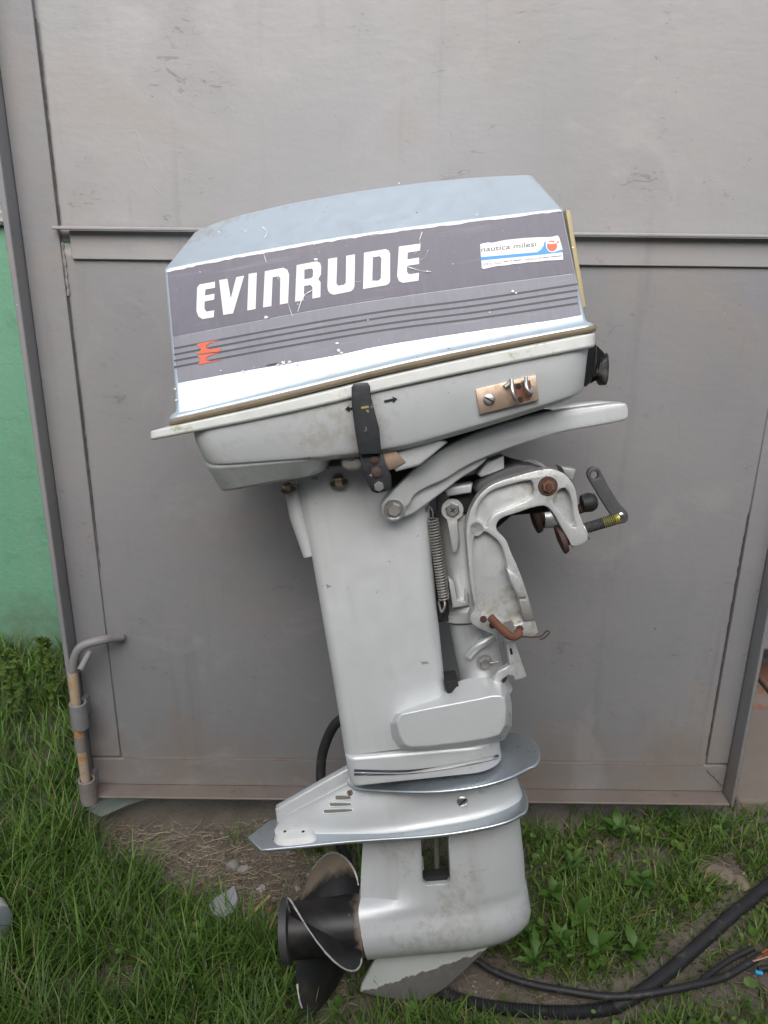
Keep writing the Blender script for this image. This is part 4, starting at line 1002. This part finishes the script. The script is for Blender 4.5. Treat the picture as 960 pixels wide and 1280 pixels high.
# lock arm under the clamp
prism_px('tilt_lock_arm', Z9([(385, 760), (425, 765), (440, 810), (475, 910), (465, 920), (425, 928), (420, 910), (395, 905), (370, 925), (345, 985), (325, 940), (350, 890), (385, 872), (402, 862)]), .045, .060, M['bracket'], mot, .002)
prism_px('arm_slot', Z9([(400, 792), (410, 790), (416, 815), (406, 818)]), .0600, .0606, M['void'], mot, 0)
tube('lock_wire', [P(*Z9([p])[0], .06) for p in ((372, 760), (370, 790), (376, 805))], .0018, M['dull'], mot, 8)
# clamp screws with swivel pads
def clamp_screw(wd, full):
    sc = link(bpy.data.objects.new('clamp_screw', None), mot)
    if full:
        a, b_ = P(*Z9([(720, 278)])[0], wd), P(*Z9([(868, 232)])[0], wd)
        pa, pb = P(*Z9([(618, 324)])[0], wd), P(*Z9([(650, 312)])[0], wd)
    else:
        a, b_ = P(*Z9([(620, 225)])[0], wd), P(*Z9([(755, 172)])[0], wd)
        pa, pb = P(*Z9([(508, 242)])[0], wd), P(*Z9([(545, 230)])[0], wd)
    d = (b_-a); prof = []
    n = 17
    for i in range(n):
        prof += [(i/n*.93, .0082), ((i+.5)/n*.93, .0070)]
    prof += [(.95, .0082), (1, .0082)]
    lathe('thread', a-d*.35, b_, [(0, .008), (.25, .008)]+[(.26+t*.74, r) for t, r in prof], M['darksteel'] if full else M['darkrust'], sc, 18)
    if full:
        zz = [(t, r*1.01) for t, r in prof if t > .5]; t0 = zz[0][0]
        lathe('zinc_end', a+d*.53, b_+d*.005, [((t-t0)/(1-t0), r+.0002) for t, r in zz], M['yellowzinc'], sc, 18)
    lathe('pad', pa-(pb-pa)*.25, pb, [(0, .011), (.12, .021), (.3, .0215), (.6, .020), (.62, .0105), (.8, .012), (1, .012)], M['darkrust'], sc, 26)
    if full: lathe('screw_boss', pb, a, [(0, .0165), (1, .0165)], M['bracket'], sc, 24)
    else: lathe('screw_boss', pb, a, [(0, .0175), (1, .0175)], M['bracket'], sc, 24)
    return sc
s1_ = clamp_screw(.068, True); s2_ = clamp_screw(-.068, False)
hb_ = Z9([(732, 50), (738, 24), (760, 10), (786, 18), (800, 48), (838, 118), (876, 175), (908, 205), (912, 240), (890, 258), (858, 250), (838, 222), (800, 165), (762, 100)])
hole = Z9(circ(766, 48, 16, 17, 0, 360, 16))
hdl = prism_px('handle', [[tuple(p[:2]) for p in chaikin([(x, y, 0) for x, y in hb_], 1)], hole], .064, .072, M['darksteel'], s1_, .0012)
c = P(*Z9([(879, 219)])[0], .072); lathe('rivet', c, c+Vector((0, 0, .0025)), [(0, .004), (.6, .004), (1, .0025)], M['steel'], hdl, 14)
fh = lathe('handle_end', P(*Z9([(705, 172)])[0], -.068), P(*Z9([(775, 158)])[0], -.068), [(0, .008), (.1, .014), (.6, .0155), (.9, .012), (1, .008)], M['black'], s2_, 20)
prism_px('tube_end', Z9([(620, 10), (688, 22), (672, 75), (640, 50)]), -.05, -.01, M['bracket'], mot, .003)
# steering arm
ZS = lambda p: zm(p, 460, 480, 2.8235)
arm = prism_px('steering_arm', ZS([(44, 442), (50, 418), (85, 380), (150, 310), (230, 250), (300, 206), (400, 165), (520, 126), (640, 97), (800, 76), (900, 64), (918, 72), (921, 118), (906, 130), (800, 150), (700, 166), (600, 194), (500, 226), (420, 256), (340, 292), (270, 340), (215, 360), (160, 392), (150, 425), (110, 455), (70, 462)]), .066, .105, M['pan'], mot, .0028, 2)
prism_px('arm_web', ZS([(60, 440), (150, 380), (220, 345), (340, 285), (430, 250), (400, 290), (330, 330), (280, 370), (200, 430), (150, 466), (100, 476), (62, 472)]), .045, .090, M['cast'], arm, .003, 2)
lathe('nut_seat', P(*ZS([(90, 442)])[0], .085), P(*ZS([(90, 442)])[0], .107), [(0, .017), (.9, .016), (1, .014)], M['pan'], arm, 24)
hexbolt('nut', P(*ZS([(92, 444)])[0], .107), (0, 0, 1), .0095, .007, M['dull'], arm, M['steel'])
prism_px('arm_boss', ZS([(270, 375), (300, 360), (370, 350), (365, 385), (280, 398)]), .030, .060, M['cast'], arm, .004)
prism_px('arm_bracket', ZS([(385, 320), (420, 275), (480, 252), (482, 300), (400, 330)]), .02, .060, M['cast'], arm, .003)
prism_px('far_arm', ZS([(300, 180), (520, 112), (760, 66), (830, 60), (900, 64), (880, 80), (640, 100), (400, 170)]), -.085, -.05, M['pan'], arm, .005)

# ------------------------------------------------------------------ cables and hoses
def ground_path(pts, h, n=8): return catmull([on_ground(x, y, 0)+Vector((0, 0, h+gz(on_ground(x, y).x, on_ground(x, y).y))) for x, y in pts], n)
hp = ground_path([(528, 1232), (548, 1242), (590, 1252), (640, 1260), (700, 1267), (745, 1266), (775, 1262)], .010, 14)
rads = []; pts2 = []
L = [0]
for a, b_ in zip(hp, hp[1:]): L.append(L[-1]+(b_-a).length)
n = int(L[-1]/.0026)
for i in range(n+1):
    s = L[-1]*i/n; k = max(0, min(len(L)-2, next((j for j in range(len(L)-1) if L[j+1] >= s), len(L)-2)))
    pts2.append(hp[k].lerp(hp[k+1], (s-L[k])/max(1e-9, L[k+1]-L[k]))); rads.append(.0112 if i % 2 else .0092)
B = pts2[0].copy(); hs_o = empty('corrugated_hose', B); tag(hs_o, 'black hose corrugated at its near end lying on the grass under the skeg', 'hose')
tube('corrugated_sleeve', [p-B for p in pts2], rads, M['black'], hs_o, 14)
hp = ground_path([(765, 1264), (800, 1248), (835, 1222), (872, 1190), (910, 1158), (948, 1124), (990, 1085)], .011)
tube('smooth_sleeve', [p-B for p in hp], .0115, M['black'], hs_o, 14)
cb1 = ground_path([(590, 1206), (620, 1222), (660, 1238), (705, 1250), (760, 1259), (810, 1259), (860, 1250), (900, 1238), (930, 1222), (948, 1212)], .026)
B = cb1[0].copy(); ce = empty('control_cable', B); tag(ce, 'thin black cable with bare wire ends curving over the hose', 'cable')
tube('sheath', [p-B for p in cb1], .0062, M['black'], ce, 12)
cb2 = ground_path([(868, 1248), (890, 1228), (915, 1212), (938, 1202)], .024)
tube('branch', [p-B for p in cb2], .005, M['black'], ce, 10)
for k, col_ in enumerate(((0.45, 0.10, 0.03), (0.30, 0.08, 0.04), (0.5, 0.3, 0.2))):
    g0 = [on_ground(936, 1203, .03), on_ground(950, 1193+k*3, .034+k*.003), on_ground(972, 1180+k*6, .03)]
    tube('wire', [p-B for p in catmull(g0, 5)], .0014, simple('wire_%d' % k, col_, .5), ce, 6)
tube('connector', [on_ground(944, 1215, .03)-B, on_ground(953, 1217, .03)-B], .004, simple('blue_plastic', (0.02, 0.30, 0.55), .4), ce, 8)
tube('wire', [p-B for p in catmull([on_ground(948, 1212, .03), on_ground(962, 1210, .03), on_ground(985, 1215, .02)], 5)], .005, M['black'], ce, 8)
mw = lambda x, y, wd: MO + MU*P(x, y, wd).x + MV*P(x, y, wd).y + MW*P(x, y, wd).z
pp = [mw(432, 895, -.09), mw(417, 908, -.10), mw(405, 935, -.11), mw(401, 962, -.11), mw(404, 995, -.10), mw(418, 1040, -.08), mw(430, 1066, -.07), mw(445, 1110, -.07)]
B = pp[-1].copy(); hc = tube('rear_cable', [p-B for p in catmull(pp, 8)], .0085, M['black'], None, 12); hc.location = B
tag(hc, 'black cable looping down behind the motor leg', 'cable')

# ------------------------------------------------------------------ small things on the ground
def rock(name, px, py, s, mat, label, group=None, flat=.6, sides=9):
    g = on_ground(px, py); bm = bmesh.new(); bmesh.ops.create_icosphere(bm, subdivisions=2, radius=1)
    seed = random.random()*50
    for v in bm.verts:
        f = 1+.22*math.sin(v.co.x*3+seed)+.18*math.sin(v.co.y*4-seed)+.10*math.sin(v.co.z*7+seed*2)
        v.co = Vector((v.co.x*f*s*random.uniform(.94, 1.06), v.co.y*f*s*.8, v.co.z*f*s*flat))
    me = bpy.data.meshes.new(name); bm.to_mesh(me); bm.free(); me.materials.append(mat); finish(me, 30)
    o_ = link(bpy.data.objects.new(name, me)); o_.location = (g.x, g.y, gz(g.x, g.y)+s*flat*.35); o_.rotation_euler = (0, 0, random.uniform(0, 6))
    return tag(o_, label, 'stone', group)
stm = [simple('stone_%d' % i, c_, .9, 0, .25, 40, .7, 150) for i, c_ in enumerate([(0.22, 0.21, 0.21), (0.30, 0.28, 0.26), (0.20, 0.16, 0.12), (0.36, 0.34, 0.32)])]
for i, (px, py, s, lb) in enumerate([(290, 1078, .014, 'rounded brown stone in the bare soil below the plate tail'), (303, 1083, .012, 'pale grey round stone just below the plate tail'), (276, 1068, .010, 'flat dark stone left of the round stones on the soil'), (327, 1108, .010, 'light crumbly stone above the yellow stalk'),
     (316, 1112, .008, 'small whitish stone left of the crumbly stone above the stalk'), (293, 1112, .005, 'tiny white pebble above the slate shard'), (306, 1130, .010, 'pinkish stone between slate shard and yellow stalk'), (347, 1146, .011, 'brown stone right of the yellow stalk near the propeller'), (338, 1086, .005, 'tiny pale pebble lying on the straw below the plate'), (372, 1112, .007, 'small stone in the straw just above the propeller hub')]):
    rock('stone', px, py, s, stm[i % 4], lb, 'stones on the bare soil')
for px, py, s in ((895, 1098, .035), (925, 1108, .02)):
    rock('stone', px, py, s, stm[2], 'flat earthy stone half sunk in the soil by the smooth hose' if s > .03 else 'smaller earthy stone beside the smooth hose at the right edge', None, .3)
# grey shard
sh = [on_ground(*p) for p in ((263, 1146), (272, 1138), (283, 1134), (296, 1127), (300, 1143), (294, 1155), (280, 1160), (268, 1156))]
g = sh[0].copy(); so = prism('slate_shard', [[((p-g).x, (p-g).y) for p in sh]], 0, .008, simple('pale_slate', (0.27, 0.27, 0.30), .7, 0, .12, 30, .1, 80), None, .001)
so.location = g+Vector((0, 0, .022)); so.rotation_euler = (R(14), R(-6), 0); tag(so, 'pale grey angular slate shard lying left of the propeller', 'shard')
# yellow stalk
yp = [on_ground(300, 1157, .02), on_ground(317, 1140, .035), on_ground(337, 1119, .045)]
B = yp[0].copy(); yo = tube('yellow_stalk', [p-B for p in yp], [.003, .0042, .003], simple('yellow_stalk', (0.42, 0.36, 0.10), .6, 0, .2, 60), None, 8, scale=(1, .5)); yo.location = B
tag(yo, 'flat yellow dry stalk lying between the shard and the propeller', 'stalk')
# plastic sheet under the door corner
pts = [on_ground(*p) for p in ((108, 1026), (150, 1010), (205, 1006), (190, 1014), (160, 1022), (128, 1034))]
g = pts[0].copy(); so = prism('plastic_sheet', [[((p-g).x, (p-g).y) for p in pts]], 0, .003, simple('grey_green_plastic', (0.20, 0.22, 0.20), .45, 0, .2, 20, .5, 40), None, .0008)
so.location = g+Vector((0, 0, .028)); so.rotation_euler = (R(10), 0, 0); tag(so, 'grey green plastic scrap sticking out under the left door corner', 'plastic scrap')
# dead leaves
lm = simple('dead_leaf', (0.24, 0.14, 0.07), .7, 0, .3, 60)
for i, (px, py, s) in enumerate(((345, 1152, .02), (338, 1135, .014), (357, 1158, .014))):
    g = on_ground(px, py, .016); n = 12; vs_ = [(0, 0, .004)]+[(s*(1+.3*math.sin(3*k+i))*math.cos(6.283*k/n), s*.6*math.sin(6.283*k/n), .004*math.sin(2*k)) for k in range(n)]
    o_ = mesh('dead_leaf', vs_, [(0, 1+k, 1+(k+1) % n) for k in range(n)], lm, None, 60); o_.location = g; o_.rotation_euler = (.2, .1, i*1.3)
    md = o_.modifiers.new('t', 'SOLIDIFY'); md.thickness = .0006
    tag(o_, ('larger curled brown leaf left of the propeller hub', 'small brown leaf at the end of the yellow stalk', 'small brown leaf right against the propeller hub')[i], 'leaf', 'dead leaves')
# white plastic jug at the left edge
g = on_ground(-28, 1180); jug = empty('plastic_jug', g); tag(jug, 'white plastic jug lying in the grass at the left edge', 'jug')
jm = simple('white_plastic', (0.66, 0.66, 0.62), .35, 0, .06, 20, .1, 60)
pr = [(0, .03), (.04, .048), (.12, .055), (.6, .055), (.75, .048), (.86, .022), (.9, .018), (1, .018)]
lathe('body', (.046, -.03, .055), (-.14, .06, .05), pr, jm, jug, 28)
lathe('base_ring', (.049, -.0315, .055), (.044, -.029, .055), [(0, .032), (.5, .044), (1, .046)], simple('grey_plastic', (0.30, 0.33, 0.36), .4), jug, 28)

# ------------------------------------------------------------------ grass
def grass_tone(n):
    a = np.array([0.042, 0.090, 0.014]); b_ = np.array([0.165, 0.30, 0.045]); t_ = rng.random((n, 1))**1.3
    c_ = a*(1-t_)+b_*t_
    y = rng.random(n) < .055
    c_[y] = np.array([0.28, 0.23, 0.11])*(0.6+.6*rng.random((y.sum(), 1)))
    return c_
def blades(name, xy, hgt, wid, lean, cols, mat, parent=None, segs=4):
    n = len(xy); az = rng.random(n)*2*math.pi; dirx, diry = np.cos(az), np.sin(az)
    px_, py_ = -diry, dirx
    z0 = np.array([gz(x, y) for x, y in xy])-.004
    V_, F_, C_ = [], [], []
    rows = []
    bend = lean*(0.5+rng.random(n)); twist = rng.normal(0, .5, n)
    for s in range(segs+1):
        t_ = s/segs; ang = bend*t_
        # arc
        r_ = hgt*(np.sin(ang)/np.maximum(bend, 1e-3)*1.0) ; hh = hgt*t_*np.cos(ang*.62); out_ = hgt*t_*np.sin(ang*.75)
        cx = xy[:, 0]+dirx*out_; cy = xy[:, 1]+diry*out_; cz = z0+hh
        wd = wid*(1-t_**1.8)*.5+1e-5
        a2 = twist*t_; qx = px_*np.cos(a2)+dirx*np.sin(a2); qy = py_*np.cos(a2)+diry*np.sin(a2)
        rows.append((np.stack([cx-qx*wd, cy-qy*wd, cz], 1), np.stack([cx+qx*wd, cy+qy*wd, cz], 1)))
    allv = np.stack([r for pr_ in rows for r in pr_], 1)       # n, 2*(segs+1), 3
    m_ = 2*(segs+1); vs_ = allv.reshape(-1, 3)
    base = (np.arange(n)*m_)[:, None, None]
    q = np.array([[2*s, 2*s+1, 2*s+3, 2*s+2] for s in range(segs)])[None]
    fs_ = (base+q).reshape(-1, 4)
    me = bpy.data.meshes.new(name); me.vertices.add(len(vs_)); me.vertices.foreach_set('co', vs_.astype(np.float32).ravel())
    me.loops.add(fs_.size); me.loops.foreach_set('vertex_index', fs_.astype(np.int32).ravel())
    me.polygons.add(len(fs_)); me.polygons.foreach_set('loop_start', np.arange(0, fs_.size, 4, dtype=np.int32))
    me.polygons.foreach_set('use_smooth', np.ones(len(fs_), dtype=bool))
    me.update(calc_edges=True); me.validate()
    at = me.color_attributes.new('col', 'FLOAT_COLOR', 'POINT')
    cc = np.concatenate([np.repeat(cols, m_, 0), np.ones((n*m_, 1))], 1).astype(np.float32); at.data.foreach_set('color', cc.ravel())
    me.materials.append(mat)
    return link(bpy.data.objects.new(name, me), parent)
HOSE = [(p.x, p.y) for p in ground_path([(528, 1232), (590, 1252), (640, 1260), (700, 1267), (775, 1262), (800, 1248), (835, 1222), (872, 1190), (910, 1158), (948, 1124)], 0, 4)]+[(p.x, p.y) for p in cb1[::4]]
def near_hose(x, y): return min((x-a)**2+(y-.012-b_)**2 for a, b_ in HOSE)
def clumpy(x, y): return .5+.5*math.sin(9*x+4*math.sin(5*y))*math.sin(8*y+3*math.sin(6*x+1))
def sample(n, x0, x1, y0, y1, allow):
    out_ = []
    while len(out_) < n:
        x, y = random.uniform(x0, x1), random.uniform(y0, y1)
        if random.random() < allow(x, y): out_.append((x, y))
    return np.array(out_)
def allow_left(x, y):
    if x > XL-.03 and y > -.05: return 0
    return (1-bare(x, y))*(.30+.70*clumpy(x, y))
xy = sample(36000, -1.5, -.02, -.95, .0, allow_left)
hh = np.array([.045+.055*clumpy(x*1.3+3, y) + (.025 if x < -.45 else 0) for x, y in xy])*(0.55+.75*rng.random(len(xy)))
tag(blades('grass', xy, hh, .0022+.0030*rng.random(len(xy))**2, .9, grass_tone(len(xy)), M['grass']), kind='stuff')
xy = sample(14000, -2.1, XL-.02, -.25, .70, lambda x, y: .6+.4*clumpy(x, y))
hh = np.array([.055+.06*clumpy(x*1.3, y+2) for x, y in xy])*(0.55+.8*rng.random(len(xy)))
tag(blades('grass', xy, hh, .0026+.0034*rng.random(len(xy))**2, 1.0, grass_tone(len(xy)), M['grass']), kind='stuff')
def allow_right(x, y):
    return (1-bare(x, y))*(.25+.75*clumpy(x+2, y*1.2)**1.5)*(.35 if near_hose(x, y) < .03**2 else 1)
xy = sample(40000, -.02, 1.5, -.95, .05, allow_right)
hh = np.array([(.022+.034*clumpy(x*1.5, y))*(.5 if near_hose(x, y) < .05**2 else 1) for x, y in xy])*(0.55+.85*rng.random(len(xy)))
tag(blades('grass', xy, hh, .0022+.0030*rng.random(len(xy))**2, 1.1, grass_tone(len(xy))*np.array([1.1, 1.02, 1.0]), M['grass']), kind='stuff')
# small round ground-cover leaves between the blades
gc = sample(1300, 0.0, 1.3, -.75, -.02, lambda x, y: (1-bare(x, y))*(.1+.9*clumpy(x*1.4+5, y*1.7+1)**2)*(.05 if near_hose(x, y) < .035**2 else 1))
gc = np.concatenate([gc, sample(1500, -1.1, 0.0, -.75, -.1, lambda x, y: (1-bare(x, y))*clumpy(x*1.4+5, y*1.7+1)**3)])
gv, gf, gcol = [], [], []
for x, y in gc:
    r_ = .003+.008*random.random()**1.6; a = random.uniform(0, 6.28); tl = random.uniform(.1, .8); zz = gz(x, y)+random.uniform(.008, .035); k = len(gv)
    ex_ = Vector((math.cos(a), math.sin(a), 0)); ey_ = Vector((-math.sin(a)*math.cos(tl), math.cos(a)*math.cos(tl), math.sin(tl))); c0 = Vector((x, y, zz))
    gv.append(c0); 
    for i in range(7): gv.append(c0+ex_*(r_*math.cos(.9*i)*(1.3 if i == 0 else 1))+ey_*(r_*.8*math.sin(.9*i))+Vector((0, 0, r_*.25)))
    gf += [(k, k+1+i, k+1+(i+1) % 7) for i in range(7)]
    tt = random.random(); cc_ = (0.06+.08*tt, .13+.11*tt, .02+.02*tt, 1); gcol += [cc_]*8
me = bpy.data.meshes.new('ground_cover'); me.from_pydata([tuple(v) for v in gv], [], gf); at = me.color_attributes.new('col', 'FLOAT_COLOR', 'POINT'); at.data.foreach_set('color', np.array(gcol, dtype=np.float32).ravel()); me.materials.append(M['grass'])
tag(link(bpy.data.objects.new('ground_cover', me)), 'small round leaves of ground cover in the grass', kind='stuff')
# gravel crumbs on the bare soil
gv, gf, gcol = [], [], []
n_ = 0
while n_ < 1600:
    x, y = random.uniform(-.62, .95), random.uniform(-.5, 0)
    if random.random() > bare(x, y): continue
    n_ += 1; r_ = .0012+.0045*random.random()**3; k = len(gv); c0 = Vector((x, y, gz(x, y)+r_*.3))
    for d_ in ((1, 0, 0), (-1, 0, 0), (0, 1, 0), (0, -1, 0), (0, 0, 1), (0, 0, -1)): gv.append(c0+Vector(d_)*r_*random.uniform(.6, 1.3)+Vector((random.gauss(0, .2), random.gauss(0, .2), 0))*r_)
    gf += [(k+a, k+b_, k+c_) for a, b_, c_ in ((0, 2, 4), (2, 1, 4), (1, 3, 4), (3, 0, 4), (2, 0, 5), (1, 2, 5), (3, 1, 5), (0, 3, 5))]
    tt = random.random(); cc_ = (.12+.2*tt, .10+.185*tt, .08+.17*tt, 1); gcol += [cc_]*6
me = bpy.data.meshes.new('gravel'); me.from_pydata([tuple(v) for v in gv], [], gf); at = me.color_attributes.new('col', 'FLOAT_COLOR', 'POINT'); at.data.foreach_set('color', np.array(gcol, dtype=np.float32).ravel()); me.materials.append(M['straw'])
tag(link(bpy.data.objects.new('gravel', me)), 'small gravel crumbs on the bare soil', kind='stuff')
# dry straw on the bare soil
sx = []
while len(sx) < 2100:
    x, y = random.uniform(-.62, .75), random.uniform(-.5, 0)
    if random.random() < bare(x, y)*(1 if x < 0 else .35)+.02: sx.append((x, y))
sv_, sf_, sc_ = [], [], []
for x, y in sx:
    l_ = random.uniform(.006, .022)+.04*random.random()**4; a = random.uniform(0, math.pi) if random.random() < .5 else random.gauss(.2, .5); w_ = random.uniform(.0003, .0009)
    d = Vector((math.cos(a), math.sin(a), random.gauss(0, .16)))*l_/2; p = Vector((x, y, gz(x, y)+random.uniform(.002, .012))); nrm = Vector((-math.sin(a), math.cos(a), 0))*w_; up = Vector((0, 0, w_))
    mid_p = p+Vector((random.gauss(0, .1), random.gauss(0, .1), .05))*l_*.5
    k = len(sv_); c_ = Vector((.30, .235, .15))*random.uniform(.3, 1.2)
    for q_ in (p-d, mid_p, p+d):
        sv_ += [q_-nrm, q_+nrm, q_+up]; sc_ += [(c_.x, c_.y, c_.z, 1)]*3
    for b0 in (0, 3):
        for i in range(3): sf_.append((k+b0+i, k+b0+(i+1) % 3, k+b0+3+(i+1) % 3, k+b0+3+i))
me = bpy.data.meshes.new('straw'); me.from_pydata([tuple(v) for v in sv_], [], sf_); at = me.color_attributes.new('col', 'FLOAT_COLOR', 'POINT'); at.data.foreach_set('color', np.array(sc_, dtype=np.float32).ravel()); me.materials.append(M['straw'])
tag(link(bpy.data.objects.new('straw', me)), 'dry straw scattered over the bare soil', kind='stuff')

# ------------------------------------------------------------------ broad-leaved weeds
def leaf_mesh(name, l_, wd, fold, lob, mat):
    n = 8; vs_, fs_ = [], []
    for i in range(n+1):
        t_ = i/n; hw = wd*math.sin(math.pi*min(1, .04+t_*.96)**.8)*(1+lob*math.sin(t_*22)) if t_ < 1 else 0
        if t_ < .25: hw *= .25+3*t_*.99
        z = l_*(.55*t_-.55*t_*t_); x = l_*t_
        vs_ += [(x, -hw, z+fold*hw), (x, 0, z), (x, hw, z+fold*hw)]
    for i in range(n):
        k = i*3; fs_ += [(k, k+1, k+4, k+3), (k+1, k+2, k+5, k+4)]
    me = bpy.data.meshes.new(name); me.from_pydata(vs_, [], fs_); me.materials.append(mat); me.polygons.foreach_set('use_smooth', [True]*len(me.polygons)); return me
LM = [leaf_mesh('leaf', .042, .010, .35, .0, M['weed']), leaf_mesh('leaf', .038, .011, .25, .16, M['weed']), leaf_mesh('leaf', .06, .007, .4, .3, M['weed'])]
spots = [(662, 1178, 1, 'lobed weed touching the lower right corner of the gearcase'), (700, 1192, 0, 'broad-leaved weed a hand right of the skeg tip'), (722, 1165, 1, 'lobed weed in the middle of the grass right of the gearcase'), (745, 1205, 0, 'broad-leaved weed just above the thin cable bend'), (668, 1212, 2, 'serrated weed between skeg and thin cable'), (690, 1130, 1, 'lobed weed beside the gearcase nose'),
  (790, 1200, 0, 'broad-leaved weed left of the smooth hose'), (715, 1095, 2, 'serrated weed right of the anti-ventilation plate'), (800, 1120, 1, 'lobed weed below the dry straw tuft near the door'), (840, 1035, 2, 'serrated weed under the bottom edge of the door'), (900, 1045, 2, 'serrated weed at the right foot of the door'), (770, 1050, 0, 'broad-leaved weed close to the door bottom right of the plates')]
for i, (px, py, k, lb) in enumerate(spots):
    g = on_ground(px, py); w_o = empty('weed_plant', (g.x, g.y, gz(g.x, g.y)))
    tag(w_o, lb, 'weed', 'weeds in the grass right of the motor')
    nl = random.randint(6, 9)
    for j in range(nl):
        o_ = link(bpy.data.objects.new('leaf', LM[k]), w_o); s = random.uniform(.6, 1.05)
        o_.location = (0, 0, .008+.004*j); o_.scale = (s, s, s); o_.rotation_euler = (random.gauss(0, .15), -random.uniform(.2, .95), j*2.4+random.gauss(0, .3))
LH = [leaf_mesh('leaf', .030, .007, .3, .25, M['herb']), leaf_mesh('leaf', .022, .006, .3, .2, M['herb'])]
hl_ = ['tallest feathery herb against the green wall at the left edge', 'feathery herb stem leaning beside the door edge', 'short feathery herb between the taller ones by the green wall', 'feathery herb with drooping top left of the drop bolt', 'small feathery herb at the foot of the green wall', 'slim feathery herb rising from the long grass']
for i, (px, py, yy) in enumerate(((8, 788, .58), (40, 800, .50), (24, 812, .42), (57, 818, .40), (0, 830, .34), (50, 798, .62))):
    h = on_door(px, py, yy).z; g = on_door(px, py, yy); h_o = empty('tall_herb', (g.x, g.y, 0)); tag(h_o, hl_[i], 'herb', 'herbs along the green wall')
    top = Vector((random.gauss(0, .03), random.gauss(-.02, .02), h)); stem = catmull([(0, 0, 0), top*.5+Vector((.01, 0, .01)), top], 5)
    tube('stem', stem, [.002]*len(stem), M['herb'], h_o, 6)
    for j in range(40):
        t_ = .25+.75*j/39; p = stem[min(len(stem)-1, int(t_*(len(stem)-1)))]
        o_ = link(bpy.data.objects.new('leaf', LH[j % 2]), h_o); o_.location = p; s = 1.15-.4*t_; o_.scale = (s, s, s); o_.rotation_euler = (random.gauss(0, .3), -random.uniform(-.2, .9), j*2.4)
print('built', len(bpy.data.objects))
